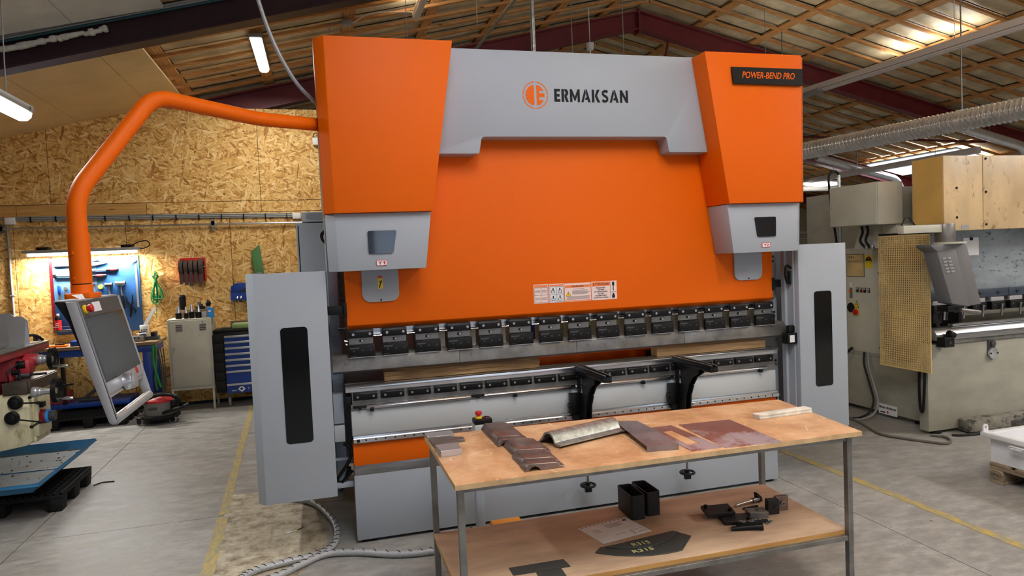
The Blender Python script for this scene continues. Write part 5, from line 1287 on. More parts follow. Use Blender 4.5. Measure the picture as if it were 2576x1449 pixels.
    for k in range(5):
        x = -1.876+k*.0595; R = (.095, .085, .088, .088, .104)[k]
        tt = MB(); o, i = circ(WY-.115, 1.815, R, 28), circ(WY-.115, 1.815, .03, 28)
        rl = tt.ring(o, i, 'x', x, x+.045).build('belt_roll', 'belt', t)
        MB().box(x+.003, x+.042, WY-.178, WY-.174, 1.60-.015*(k % 3), 1.79).build('belt_tail', 'belt', t)
    # blue holder with small tools
    t = thing('bit_holder', 'blue wall rack with clamping studs and nuts', 'tool rack', (-1.17, WY, 1.34))
    MB().prism([(-1.282, 1.35), (-1.282, 1.53), (-1.22, 1.575), (-.98, 1.58), (-.98, 1.35)], 'y', WY-.02, WY).build('back_plate', 'blue', t, .003)
    MB().box(-1.282, -.98, WY-.10, WY-.02, 1.35, 1.37).build('shelf', 'blue', t); MB().box(-1.282, -.98, WY-.10, WY-.094, 1.37, 1.45).build('front_lip', 'blue', t)
    for k in range(6):
        x = -1.24+k*.045; MB().cyl((x, WY-.06, 1.37), (x, WY-.06, 1.45+.02*k), .014, 10).build('stud', 'dark_grey', t)
        if k in (1, 2, 4): MB().cyl((x-.01, WY-.11, 1.37), (x, WY-.09, 1.40), .014, 10).build('nut', 'steel_bright', t)
tool_board()

# ---------------------------------------------------------------- furniture along the chipboard wall
def locker():
    T = thing('steel_locker', 'small dented grey steel locker on legs with a vented door', 'locker', (-1.75, 5.2, 0))
    MB().box(-2.0, -1.49, 5.02, 5.42, .295, 1.165).build('body', 'locker', T, .004)
    d = MB().box(-1.968, -1.520, 5.008, 5.021, .315, 1.145).build('door', 'locker', T, .003)
    for x in (-1.90, -1.625):
        for k in range(4): MB().box(x, x+.075, 5.003, 5.009, 1.02+k*.022, 1.028+k*.022).build('vent_slot', 'dark_grey', d)
    MB().lathe([(.006, 0), (.006, .012), (.012, .014), (.012, .02)], (-1.935, 5.008, .80), (0, -1, 0), 14).build('lock', 'steel_bright', d)
    text('door_number', '9', 'silver_paint', d, -1.60, -1.575, 1.10, 1.135, 5.0072)
    for x in (-1.985, -1.51):
        for y in (5.035, 5.40): MB().box(x-.013, x+.013, y-.013, y+.013, 0, .295).build('leg', 'locker', T, .002)
    for y0 in (5.02,): MB().box(-2.0, -1.49, 5.02, 5.03, .27, .295).build('apron', 'locker', T)
    # tool holders standing on the locker
    z = 1.166
    t = thing('holder_rack', 'brown wooden step rack on the locker top', 'rack', (-1.74, 5.30, z)); MB().box(-1.93, -1.55, 5.26, 5.40, z, z+.10).build('step', 'bench_wood', t, .003)
    def cone(x, y, z, h, r, lab, base='black', top='steel_bright'):
        t = thing('tool_holder', lab, 'tool holder', (x, y, z), 'machine tool holders on the locker')
        MB().lathe([(r, 0), (r, h*.3), (r*1.05, h*.3), (r*1.05, h*.42), (r*.8, h*.45)], (x, y, z), (0, 0, 1), 16).build('flange', base, t)
        MB().lathe([(r*.78, h*.44), (r*.35, h*.95), (r*.3, h)], (x, y, z), (0, 0, 1), 16).build('taper', top, t)
    for i, (x, h, r) in enumerate(((-1.88, .17, .036), (-1.79, .15, .026), (-1.725, .18, .030), (-1.645, .17, .038))):
        cone(x, 5.12, z, h, r, ('tool holder with a dull taper at the rack corner of the locker', 'slim tool holder with a bright taper, second from the corner', 'tall tool holder with a steel taper in the middle of the locker', 'wide tool holder with a bright taper beside the grey box')[i])
    t = thing('chuck', 'tall black drill chuck standing on the wooden rack', 'chuck', (-1.86, 5.33, z+.1)); MB().lathe([(.035, 0), (.042, .05), (.042, .17), (.036, .19), (.02, .195)], (-1.86, 5.33, z+.1), (0, 0, 1), 12).build('chuck_body', 'black', t, smooth=False)
    t = thing('boring_head', 'black boring head with steel top on the wooden rack', 'boring head', (-1.655, 5.33, z+.1)); MB().box(-1.705, -1.605, 5.29, 5.37, z+.1, z+.135).build('base', 'black', t, .006); MB().box(-1.69, -1.62, 5.30, 5.36, z+.135, z+.165).build('slide', 'dark_grey', t, .004); MB().cyl((-1.66, 5.33, z+.165), (-1.66, 5.33, z+.195), .022, 12).build('stub', 'steel', t)
    t = thing('ball_knob', 'black ball headed tool with a steel ring on the rack', 'tool', (-1.565, 5.33, z+.1)); MB().cyl((-1.565, 5.33, z+.1), (-1.565, 5.33, z+.13), .038, 16).build('ring', 'galvanised', t); MB().ball((-1.555, 5.33, z+.165), .034, 14, (1, 1, 1.3)).build('ball', 'black', t)
    tag(MB().box(-1.605, -1.545, 5.08, 5.14, z, z+.075).build('grey_box', 'silver_paint', None, .003), 'small grey box on the locker beside the blue boxes', 'box')
    tag(MB().box(-1.53, -1.462, 5.07, 5.14, z, z+.06).build('blue_box', 'blue_bright', None, .003), 'small bright blue box standing on the locker', 'box')
    t = thing('blue_box', 'small bright blue box with a white label, topmost on the locker', 'box', (-1.50, 5.10, z+.0605)); MB().box(-1.532, -1.468, 5.072, 5.14, z+.0605, z+.12).build('box_body', 'blue_bright', t, .003); MB().box(-1.525, -1.49, 5.0705, 5.073, z+.07, z+.09).build('box_label', 'paper', t)
locker()

def tool_cart():
    T = thing('tool_cart', 'blue roller tool cart with black corners and silver drawer rails', 'tool cart', (-1.1, 5.25, 0))
    MB().box(-1.475, -.75, 5.0, 5.42, .20, .97).build('body', 'black', T, .01)
    MB().box(-1.475, -.75, 4.99, 5.43, .97, 1.0).build('top', 'black', T, .008)
    z = .915
    for h, hh in ((.075, 0), (.075, 0), (.075, 0), (.075, 0), (.075, 0), (.075, 0), (.165, 0), (.12, 0)):
        d = MB().box(-1.345, -.80, 4.985, 5.0, z-h+.004, z).build('drawer', 'blue', T, .003)
        MB().box(-1.345, -.80, 4.972, 4.99, z-.018, z+.008).build('handle_rail', 'aluminium', d, .003); z -= h
    text('lettering', 'T', 'white', T, -1.10, -1.075, z+.035, z+.065, 4.983)
    MB().prism([(-1.215, z+.05), (-1.19, z+.085), (-1.155, z+.085), (-1.125, z+.05), (-1.17, z+.012)], 'y', 4.981, 4.984).build('emblem', 'white', T)
    MB().prism([(-1.195, z+.055), (-1.172, z+.072), (-1.148, z+.055), (-1.172, z+.035)], 'y', 4.979, 4.982).build('emblem_core', 'blue', T)
    MB().box(-1.29, -1.235, 4.981, 4.984, z+.03, z+.045).build('emblem_word', 'silver_paint', T)
    for i in range(6): MB().box(-1.475, -1.36, 4.99, 5.0, .24+i*.12, .345+i*.12).build('corner_pad', 'black_matt', T, .003)
    for x in (-1.33, -.85):
        c = MB().torus((x, 5.10, .065), (1, 0, .0), .048, .016, 24, 8).build('wheel', 'lamp_grey', T)
        MB().cyl((x-.014, 5.10, .065), (x+.014, 5.10, .065), .045, 20).build('wheel_disc', 'dark_grey', T)
        MB().prism([(5.06, .19), (5.14, .19), (5.115, .06), (5.09, .06)], 'x', x-.024, x-.019).box(x-.025, x+.03, 5.05, 5.16, .185, .2).build('fork', 'steel', T)
    tag(MB().box(-1.255, -.85, 5.04, 5.30, 1.0005, 1.062).build('green_case', 'green_pale', None, .01), 'flat pale green case lying on the tool cart', 'case')
    tag(MB().box(-1.40, -1.28, 5.1, 5.25, 1.0005, 1.014).build('flat_tool', 'dark_grey', None, .004), 'dark flat tool lying on the tool cart top', 'tool')
    tag(MB().box(-1.30, -.80, 5.34, 5.40, 1.0005, 1.08).build('wood_block', 'bench_wood', None, .003), 'brown wooden block standing behind the green case', 'wood block')
    # green box section leaning against the wall
    a, b = Vector((-.72, 5.30, .0)), Vector((-.945, 5.43, 2.03))
    d = (b-a).normalized(); u = Vector((1, 0, 0)); u = (u-d*u.dot(d)).normalized(); v = d.cross(u)
    q = lambda p, c=0: [p+u*x+v*y+d*c*x for x, y in ((-.058, -.03), (.058, -.03), (.058, .03), (-.058, .03))]
    tag(MB().loft(q(a), q(b, .7)).build('green_beam', 'green', None, .003), 'long green steel section leaning on the chipboard wall', 'beam')
tool_cart()

def workbench():
    T = thing('workbench', 'blue steel workbench with brown top under the tool board', 'workbench', (-2.75, 5.15, 0))
    MB().box(-3.75, -2.10, 4.86, 5.44, .885, .925).build('worktop', 'bench_wood', T, .004)
    MB().box(-3.72, -2.13, 4.90, 5.40, .80, .885).build('apron', 'blue', T, .003)
    for x in (-3.68, -2.24): 
        for y in (4.93, 5.36): MB().box(x-.03, x+.06, y-.03, y+.03, 0, .80).build('leg', 'blue', T, .003)
    for x in (-3.15,): MB().box(x-.02, x+.02, 4.93, 4.97, 0, .80).build('leg', 'black', T, .003)
    MB().box(-3.68, -2.45, 4.90, 5.40, .185, .235).build('low_shelf', 'blue', T, .003)
    g = MB()
    for i in range(20):
        for j in range(7): g.obox((-3.6+i*.058, 4.95+j*.065, .2365), (.03, .010, .003), (0, 0, .5 if (i+j) % 2 else -.5))
    g.build('tread_pattern', 'steel_dull', T, smooth=False, kind='stuff')
    def th(n, l, c, base): return thing(n, l, c, base, 'things on the workbench')
    z = .9255
    t = th('drill_jig', 'steel drill jig block with three holes on the bench', 'jig', (-2.36, 5.0, z))
    MB().box(-2.46, -2.26, 4.95, 5.03, z, z+.07).build('block', 'steel_dull', t, .003)
    for x in (-2.41, -2.36, -2.31): MB().cyl((x, 4.949, z+.045), (x, 4.952, z+.045), .010, 12).build('hole', 'black', t)
    t = th('machine_vice', 'dark machine vice with a bright handle on the bench', 'vice', (-2.24, 5.1, z))
    MB().box(-2.34, -2.12, 5.07, 5.20, z, z+.05).build('bed', 'dark_grey', t, .004); MB().box(-2.33, -2.28, 5.06, 5.21, z+.05, z+.11).build('jaw', 'black', t, .004); MB().box(-2.2, -2.15, 5.06, 5.21, z+.05, z+.10).build('jaw', 'black', t, .004); MB().cyl((-2.36, 5.06, z+.085), (-2.24, 5.0, z+.095), .010, 10).build('handle', 'steel_bright', t)
    t = th('wire_spool_bracket', 'white folded bracket standing on the bench', 'bracket', (-2.30, 5.25, z)); MB().box(-2.36, -2.26, 5.24, 5.27, z, z+.18).build('plate', 'white', t, .003)
    for x in (-2.34, -2.31, -2.285): MB().cyl((x, 5.238, z+.12), (x, 5.241, z+.12), .008, 10).build('hole', 'black', t)
    t = th('plastic_bag', 'clear plastic bag leaning upright on the bench', 'bag', (-2.24, 5.35, z+.17)); MB().loft([(-2.33, 5.3, z+.185), (-2.28, 5.3, z+.185), (-2.28, 5.33, z+.185), (-2.33, 5.33, z+.185)], [(-2.23, 5.36, z+.37), (-2.17, 5.36, z+.40), (-2.17, 5.38, z+.40), (-2.24, 5.38, z+.36)]).build('bag', 'aluminium', t)
    tag(MB().box(-3.28, -3.10, 4.93, 5.05, z, z+.02).build('orange_tray', 'orange', None, .004), 'flat orange tray lying on the bench beside the blue box', 'tray')
    tag(MB().box(-3.05, -2.85, 4.93, 5.1, z, z+.06).build('blue_bin', 'blue', None, .006), 'low blue storage bin on the bench', 'bin')
    t = th('file_block', 'dark upright steel block with slots on the bench', 'block', (-3.40, 5.0, z)); MB().box(-3.44, -3.38, 4.96, 5.04, z, z+.15).build('block', 'dark_grey', t, .004); MB().box(-3.405, -3.395, 4.955, 4.965, z+.03, z+.14).build('slot', 'black', t)
    t = th('caliper', 'pair of calipers with dark handles lying on the orange tray', 'caliper', (-3.2, 4.98, z+.0205)); MB().tube([(-3.22, 4.98, z+.03), (-3.12, 4.97, z+.03)], .008, 8).build('grip', 'black', t)
    # lower shelf: press and red box
    z = .2385
    t = th('pipe_bender', 'dark pipe bender with crossed arms on the bench shelf', 'pipe bender', (-2.78, 5.05, z))
    MB().tube([(-2.98, 5.0, z+.02), (-2.76, 5.05, z+.20), (-2.72, 5.05, z+.27)], .022, 10).build('arm', 'dark_grey', t); MB().tube([(-2.74, 5.0, z+.03), (-2.66, 5.05, z+.24)], .020, 10).build('arm', 'dark_grey', t)
    MB().box(-2.78, -2.66, 5.0, 5.08, z+.20, z+.30).build('former', 'black', t, .01); MB().cyl((-2.72, 4.98, z+.25), (-2.72, 4.93, z+.25), .02, 12).build('pivot', 'dark_grey', t)
    MB().tube([(-3.02, 5.0, z+.022), (-2.72, 4.98, z+.022)], .02, 8).build('foot', 'dark_grey', t)
    tag(MB().box(-3.42, -3.13, 4.95, 5.2, z, z+.14).build('red_case', 'mill_red', None, .01), 'dull red metal case on the bench shelf', 'case')
    # green straps hanging from the bench end
    t = thing('lifting_strap', 'green lifting straps with tan hooks hanging from the bench', 'strap', (-2.1, 4.9, .3))
    MB().tube(spline([(-2.13, 4.84, .88), (-2.14, 4.83, .70), (-2.11, 4.83, .50), (-2.08, 4.84, .36)]), .016, 8).build('strap', 'green_rope', t); MB().tube(spline([(-2.10, 4.84, .88), (-2.11, 4.83, .66), (-2.13, 4.83, .48), (-2.12, 4.84, .33)]), .013, 8).build('strap', 'green', t)
    MB().torus((-2.12, 4.84, .79), (0, 1, 0), .025, .006, 18, 6).build('hook', 'leather', t); MB().torus((-2.10, 4.83, .73), (0, 1, 0), .02, .006, 18, 6).build('hook', 'leather', t)
    g = MB()
    for k in range(3): g.tube(spline([(-2.03-.03*k, 4.86, .84), (-2.02-.02*k, 4.86, .6), (-2.03-.02*k, 4.86, .3)]), .007, 6)
    g.build('chain', 'dark_grey', t, kind='stuff')
workbench()

def vacuum():
    T = thing('vacuum_cleaner', 'round grey vacuum cleaner with red lid and black hose', 'vacuum cleaner', (-2.03, 4.50, 0))
    c = (-2.03, 4.52)
    MB().lathe([(.19, .05), (.215, .07), (.215, .095), (.18, .10)], (*c, 0), (0, 0, 1), 30).build('base_ring', 'black', T)
    MB().lathe([(.165, .09), (.178, .12), (.170, .25)], (*c, 0), (0, 0, 1), 30).build('drum', 'vac_grey', T)
    MB().lathe([(.175, .25), (.175, .27), (.15, .30), (.06, .325)], (*c, 0), (0, 0, 1), 30).build('lid', 'vac_red', T)
    MB().box(-1.90, -1.84, 4.40, 4.52, .14, .27).build('hose_port', 'black', T, .01)
    MB().box(-2.12, -2.03, 4.345, 4.352, .175, .205).build('name_label', 'dark_grey', T)
    MB().tube(spline([(-2.20, 4.42, .16), (-2.24, 4.40, .20), (-2.16, 4.36, .29), (-2.02, 4.36, .345), (-1.88, 4.38, .33), (-1.80, 4.40, .25), (-1.79, 4.42, .19)]), .020, 10).build('hose', 'black', T)
    MB().tube(spline([(-1.98, 4.36, .13), (-1.85, 4.36, .165), (-1.77, 4.38, .18), (-1.70, 4.4, .205)]), [.018]*17+[.022]*8, 10).build('wand', 'black', T)
    MB().cyl((-1.86, 4.39, .31), (-1.83, 4.37, .335), .012, 10).build('hose_clip', 'steel', T)
    for x, y in ((-2.24, 4.42), (-1.88, 4.40), (-2.03, 4.72)):
        MB().torus((x, y, .045), (.35, 1, 0), .034, .011, 20, 8).build('caster', 'lamp_grey', T); MB().cyl((x-.006, y-.012, .045), (x+.006, y+.012, .045), .033, 16).build('caster_disc', 'black', T); MB().box(x-.03, x+.06, y-.02, y+.03, .068, .088).build('caster_arm', 'black', T, .005)
    for k in range(3): MB().tube(spline([(-2.14, 4.5-.01*k, .33), (-2.05, 4.45-.02*k, .345+.01*k), (-1.95, 4.46, .335+.008*k), (-1.93, 4.55, .33)]), .006, 6).build('power_cord', 'black', T)
vacuum()

# ---------------------------------------------------------------- the older press brake on the right
MX = Matrix(((0, 1, 0, 0), (-1, 0, 0, 0), (0, 0, 1, 0), (0, 0, 0, 1)))   # local x -> -y, outward -> -x
def side_text(name, s, mat, par, y_left, wd, z0, h, x, bold=0.0):
    m = Matrix.Translation((x, y_left, z0)) @ MX
    return text(name, s, mat, par, 0, wd, 0, h, 0, bold=bold, mw=m)
def old_press():
    T = thing('old_press_brake', 'worn grey green press brake with yellow top covers', 'press brake', (6.4, 1.0, 0))
    def P(mb, n, m, p=None, bev=.003, **k): return mb.build(n, m, p or T, bev, **k)
    bed = P(MB().box(5.078, 8.6, .53, .63, .03, .813), 'bed', 'old_grey', bev=.006)
    P(MB().cyl((5.20, .575, 0), (5.20, .575, .03), .05, 18), 'foot', 'black_matt')
    P(MB().box(8.4, 8.5, .55, .61, 0, .03), 'foot', 'black_matt')
    P(MB().box(5.252, 5.32, .64, 2.3, .05, .585), 'side_frame', 'old_grey'); P(MB().box(5.252, 5.32, 1.2, 2.3, .585, 1.05), 'side_frame', 'old_grey'); P(MB().box(5.56, 5.6, .64, 1.6, .5, 1.85), 'throat_shade_panel', 'black_matt')  # added black wall: shade behind the guard mesh put into its colour
    P(MB().box(5.252, 5.32, 1.3, 2.3, 1.05, 2.3), 'side_frame', 'old_grey')
    P(MB().box(5.30, 5.38, .80, .9, .0, .05).box(5.30, 5.38, 2.0, 2.1, 0, .05), 'foot', 'black_matt')
    P(MB().box(5.30, 8.5, 1.6, 2.2, .05, .9), 'rear_body', 'old_grey')
    # lower tool rails
    P(MB().box(5.27, 8.6, .515, .62, .813, .850), 'lower_rail', 'steel_dull', bev=.004)
    P(MB().prism([(.50, .852), (.50, .905), (.52, .935), (.545, .955), (.60, .965), (.66, .955), (.66, .852)], 'x', 5.15, 8.6), 'die', 'steel', bev=.002)
    P(MB().prism([(.56, .964), (.56, .985), (.585, .972), (.61, .985), (.61, .964)], 'x', 5.40, 8.6), 'die_insert', 'steel_bright', bev=.001, seg=1)
    st = P(MB().box(5.155, 5.265, .42, .515, .80, .89), 'end_stop', 'black', bev=.006)
    P(MB().cyl((5.30, .46, .895), (5.24, .46, .92), .03, 14), 'stop_knob', 'black', st)
    P(MB().lathe([(.012, 0), (.012, .005), (.007, .005)], (5.215, .42, .84), (0, -1, 0), 12), 'bolt', 'dark_grey', st)
    # eccentric adjuster on the bed
    ad = P(MB().prism(rrect(5.765, 5.850, .645, .83, .04), 'y', .518, .531), 'adjuster_plate', 'dark_grey', bed)
    P(MB().cyl((5.810, .50, .69), (5.810, .52, .69), .052, 28), 'adjuster_disc', 'aluminium', bed)
    P(MB().cyl((5.812, .50, .78), (5.812, .52, .78), .028, 22), 'adjuster_cap', 'dark_grey', bed)
    for dx in (-.038, .042): P(bolt_mb((5.81+dx, .50, .692), (0, -1, 0), .008, .006), 'bolt', 'black', bed)
    # ram with clamps
    P(MB().box(5.20, 8.6, .60, .70, 1.21, 2.2), 'ram', 'old_ram')
    for k in range(7):
        a = 5.17+k*.46-(.0 if k else 0); b = a+.455
        cl = P(MB().box(a, b, .575, .60, 1.208, 1.282), 'clamp_strip', 'clamp_blue', bev=.002)
        for dx in (.10, .33): P(bolt_mb((a+dx, .575, 1.245), (0, -1, 0), .016, .014), 'bolt', 'dark_grey', cl)
    for k in range(15):
        x = 5.19+k*.225
        P(MB().box(x, x+.155, .57, .59, 1.165, 1.203), 'clamp_label', 'silver_paint', bev=.001)
        un = P(MB().box(x, x+.165, .56, .66, 1.085, 1.160), 'tool_clamp', 'black', bev=.005)
        P(MB().obox((x+.10, .545, 1.085), (.018, .012, .11), (0, .12, 0)), 'clamp_lever', 'steel', un)
        for dx in (.03, .14): P(MB().cyl((x+dx, .555, 1.128), (x+dx, .562, 1.128), .009, 10), 'bolt', 'dark_grey', un)
    P(MB().box(5.19, 5.29, .57, .66, 1.0, 1.085).box(5.225, 5.265, .57, .66, .965, 1.0), 'upper_tool', 'black', bev=.004)
    P(MB().box(5.30, 5.36, .57, .66, 1.02, 1.09), 'upper_tool', 'black', bev=.004)
    P(MB().box(5.2, 8.5, .98, 1.04, 1.03, 1.075), 'rear_gauge', 'yellow', bev=.003)
    # yellow covers
    for a, b, mat in ((5.066, 5.495, 'old_yellow_dirty'), (5.503, 6.6, 'old_yellow_dirty'), (6.608, 7.7, 'old_yellow_dirty')):
        yc = P(MB().box(a, b, .33, .66, 1.832, 2.478), 'top_cover', mat, bev=.003)
        if a < 5.1:
            P(MB().box(5.0645, 5.068, .34, .645, 1.90, 2.474), 'cover_side', 'old_yellow', yc, bev=0)
            for z in (2.20, 1.945): P(bolt_mb((5.205, .33, z), (0, -1, 0), .011, .006), 'screw', 'black', yc)
            P(MB().box(5.255, 5.335, .327, .331, 1.842, 1.878), 'maker_label', 'silver_paint', yc, bev=0)
        elif a < 6:
            for z in (2.45, 2.16, 1.875): P(bolt_mb((5.53, .33, z), (0, -1, 0), .011, .006), 'screw', 'black', yc)
    P(MB().box(5.495, 5.503, .35, .6, 1.835, 2.474), 'cover_gap', 'black_matt')
    # switch cabinet at the side
    cb = P(MB().box(4.80, 5.075, .775, 1.385, 1.922, 2.312), 'switch_cabinet', 'old_grey_clean', bev=.004, label='grey switch cabinet on the side')
    P(MB().box(4.788, 4.80, .785, 1.378, 1.928, 2.306), 'cabinet_door', 'old_grey_clean', cb, bev=.002)
    P(MB().box(4.783, 4.789, 1.34, 1.36, 2.10, 2.14), 'door_lock', 'aluminium', cb)
    P(MB().box(5.076, 5.35, .86, 1.3, 1.90, 2.27), 'rear_box', 'old_grey', bev=.003)
    P(MB().prism([(.95, 1.70), (1.36, 1.70), (1.28, 1.92), (.95, 1.92)], 'x', 5.05, 5.25), 'cabinet_neck', 'old_grey_clean')
    P(MB().box(5.02, 5.26, .80, .96, 1.71, 1.92), 'neck_panel', 'old_grey_clean')
    for dy in (1.20, 1.13):
        P(MB().tube(spline([(5.0, dy, 1.92), (5.02, dy+.01, 1.86), (5.0, dy+.02, 1.78), (5.03, dy, 1.72), (5.05, dy-.02, 1.70)]), .012, 8), 'conduit', 'black')
        P(MB().cyl((5.04, dy-.02, 1.69), (5.04, dy-.02, 1.73), .020, 12), 'gland', 'steel')
    P(MB().cyl((4.945, 1.43, 1.55), (4.945, 1.43, 2.45), .016, 12), 'stand_pipe', 'galvanised')
    P(MB().tube(spline([(4.96, 1.43, 2.44), (4.90, 1.43, 2.49), (4.83, 1.43, 2.44), (4.83, 1.43, 2.30), (4.86, 1.44, 2.12), (4.91, 1.46, 1.9), (4.955, 1.46, 1.6)]), .012, 8), 'cable', 'black')
    # control desk on the side frame
    x = 5.25; ck = P(MB().box(x, 5.30, 1.20, 1.70, .63, 1.705), 'control_cabinet', 'old_grey_clean', bev=.004)
    def fl(y0, y1, z0, z1, nm, mat, t=.003): return P(MB().box(x-t, x+.001, y0, y1, z0, z1), nm, mat, ck, bev=0)
    fl(1.445, 1.69, 1.406, 1.644, 'plate_frame', 'dark_grey', .002); fl(1.450, 1.685, 1.411, 1.639, 'instruction_plate', 'mesh_yellow', .003)
    side_text('lettering', 'M41', 'dark_grey', ck, 1.672, .085, 1.595, .028, x-.0032)
    for k in range(3): fl(1.46, 1.675, 1.575-k*.012, 1.578-k*.012, 'print_line', 'dark_grey', .0036)
    fl(1.333, 1.436, 1.497, 1.630, 'yellow_sign', 'yellow', .002)
    P(MB().prism(circ(1.385, 1.575, .040, 20), 'x', x-.0030, x), 'sign_mask', 'black', ck, bev=0); fl(1.352, 1.418, 1.535, 1.572, 'sign_band', 'yellow', .0034); fl(1.376, 1.394, 1.588, 1.606, 'sign_mark', 'red', .0036)
    for y, m in ((1.547, 'green_rope'), (1.495, 'red'), (1.445, 'black'), (1.392, 'lamp_grey')):
        fl(y-.016, y+.016, 1.245, 1.295, 'button_plate', 'black', .004); fl(y-.012, y+.012, 1.272, 1.292, 'button_tag', 'silver_paint', .005)
        P(MB().cyl((x-.004, y, 1.256), (x-.014, y, 1.256), .010, 14), 'push_button', m, ck, bev=0)
    fl(1.618, 1.655, 1.18, 1.29, 'key_plate', 'steel_dull', .003); fl(1.62, 1.652, 1.295, 1.345, 'key_tag', 'paper', .002)
    P(MB().cyl((x-.004, 1.637, 1.256), (x-.018, 1.637, 1.256), .014, 12), 'key_switch', 'orange', ck, bev=0)
    P(MB().cyl((x-.003, 1.64, 1.08), (x-.006, 1.64, 1.08), .052, 22), 'key_tag_disc', 'black', ck, bev=0)
    P(MB().prism([(1.60, 1.085), (1.53, 1.085), (1.565, 1.16)], 'x', x-.003, x), 'hazard_sign', 'black', ck, bev=0); P(MB().prism([(1.594, 1.089), (1.536, 1.089), (1.565, 1.152)], 'x', x-.004, x), 'hazard_face', 'yellow', ck, bev=0)
    P(MB().prism([(1.562, 1.135), (1.574, 1.118), (1.567, 1.118), (1.571, 1.098), (1.556, 1.120), (1.564, 1.120)], 'x', x-.0046, x), 'hazard_bolt', 'black', ck, bev=0)
    fl(1.535, 1.60, 1.0, 1.075, 'switch_plate', 'yellow', .004); P(MB().cyl((x-.004, 1.567, 1.037), (x-.022, 1.567, 1.037), .030, 20).box(x-.036, x-.02, 1.558, 1.576, 1.010, 1.065), 'main_switch', 'red', ck, bev=0)
    for z in (1.45, .70): P(MB().cyl((5.21, 1.215, z), (5.25, 1.215, z), .014, 12), 'hinge', 'dark_grey', ck, bev=0)
    # vibration label and cables low on the side
    lb = P(MB().box(5.249, 5.253, 1.057, 1.290, .032, .132), 'label_plate', 'paper', bev=0)
    side_text('lettering', 'Mindre vibrationer', 'black', lb, 1.280, .215, .088, .026, 5.2485, .012)
    P(MB().box(5.2478, 5.250, 1.165, 1.185, .045, .068), 'label_logo', 'red', lb, bev=0); P(MB().box(5.2478, 5.250, 1.205, 1.27, .045, .056), 'label_bar', 'black', lb, bev=0)
    for k, (ya, r) in enumerate(((1.46, .011), (1.40, .010))):
        P(MB().tube(spline([(5.24, ya, .63), (5.22, ya-.02, .50), (5.19, ya-.12, .32), (5.16, ya-.20, .16), (5.10, ya-.20, .05), (4.98, ya-.20, .014), (4.90, ya-.17, .012)]), r, 8), 'cable', 'lamp_grey' if k else 'rubber')
    P(MB().tube(spline([(5.24, 1.62, .66), (5.20, 1.66, .60), (5.20, 1.72, .52)]), .013, 8), 'cable', 'black')
    P(MB().tube(spline([(5.055, .60, .60), (5.05, .60, .40), (5.045, .585, .24), (5.04, .565, .21), (5.035, .545, .24), (5.035, .53, .42), (5.04, .525, .60)]), .012, 8), 'drop_cable', 'black')
    # wire mesh guard door
    gd = P(MB().ring([(.415, .585), (.985, .585), (.985, 1.815), (.415, 1.815)], [(.425, .600), (.975, .600), (.975, 1.800), (.425, 1.800)], 'x', 4.990, 5.002), 'guard_door', 'mesh_yellow', bev=0)
    g = MB(); n = 27
    for i in range(1, n): yy = .42+.56*i/n; g.box(4.992, 4.998, yy-.0042, yy+.0042, .595, 1.805)
    n = 58
    for i in range(1, n): zz = .59+1.22*i/n; g.box(4.994, 5.000, .42, .98, zz-.0042, zz+.0042)
    P(g, 'guard_mesh', 'mesh_yellow', gd, bev=0, smooth=False, kind='stuff')
    P(MB().box(4.99, 5.06, .42, .98, 1.818, 1.834), 'guard_hanger', 'black')
    # operator pendant on a swivel arm
    ar = P(MB().box(4.54, 4.96, .235, .30, 1.822, 1.888), 'pendant_arm', 'old_grey_clean', bev=.003)
    P(MB().loft([(4.54, .24, 1.824), (4.60, .30, 1.824), (4.60, .30, 1.886), (4.54, .24, 1.886)], [(5.05, .75, 1.824), (5.11, .81, 1.824), (5.11, .81, 1.886), (5.05, .75, 1.886)]), 'arm_link', 'old_grey_clean')
    P(MB().cyl((5.005, .27, 1.735), (5.005, .27, 1.892), .078, 26), 'swivel_post', 'steel_dull', ar)
    P(MB().cyl((5.16, .33, 1.70), (5.16, .33, 1.83), .022, 14), 'guide_post', 'steel_bright', ar)
    P(MB().cyl((4.98, .2, 1.72), (4.98, .2, 1.736), .12, 24), 'pendant_flange', 'old_grey_clean', ar)
    bx = MB().loft([(4.95, .16, 1.22), (5.14, .16, 1.185), (5.14, .30, 1.185), (4.95, .30, 1.22)], [(4.80, .16, 1.665), (4.985, .16, 1.72), (4.985, .30, 1.72), (4.80, .30, 1.665)])
    pd = P(bx, 'pendant_case', 'old_pendant', bev=.004)
    P(MB().prism([(4.73, 1.722), (4.99, 1.722), (4.99, 1.70), (4.805, 1.66), (4.74, 1.70)], 'y', .15, .31), 'pendant_hood', 'old_pendant', pd)
    P(MB().loft([(5.14, .165, 1.19), (5.27, .165, 1.20), (5.27, .30, 1.20), (5.14, .30, 1.19)], [(4.986, .165, 1.72), (5.115, .165, 1.72), (5.115, .30, 1.72), (4.986, .30, 1.72)]), 'pendant_front', 'old_pendant', pd)
    for r in range(5):
        for c in range(2):
            zz = 1.60-r*.028; xx = 4.855+c*.05+(1.60-zz)*.33
            P(MB().box(xx, xx+.036, .154, .161, zz-.008, zz+.008), 'vent_louvre', 'lamp_grey', pd, bev=.002)
    P(MB().cyl((5.02, .14, 1.165), (5.20, .12, 1.135), .018, 14), 'pendant_handle', 'steel_dull', pd)
    P(MB().box(4.92, 5.02, .17, .28, 1.15, 1.20), 'pendant_bracket', 'black', pd)
    P(MB().tube(spline([(4.62, .34, 1.885), (4.66, .34, 1.95), (4.72, .36, 1.96), (4.78, .36, 1.90), (4.82, .36, 1.885)]), .006, 6), 'cable', 'black')
    tag(MB().box(5.575, 5.755, .594, .5985, 1.60, 1.765).build('pinned_note', 'paper', None), 'creased note held by a round magnet on the old press ram', 'paper')
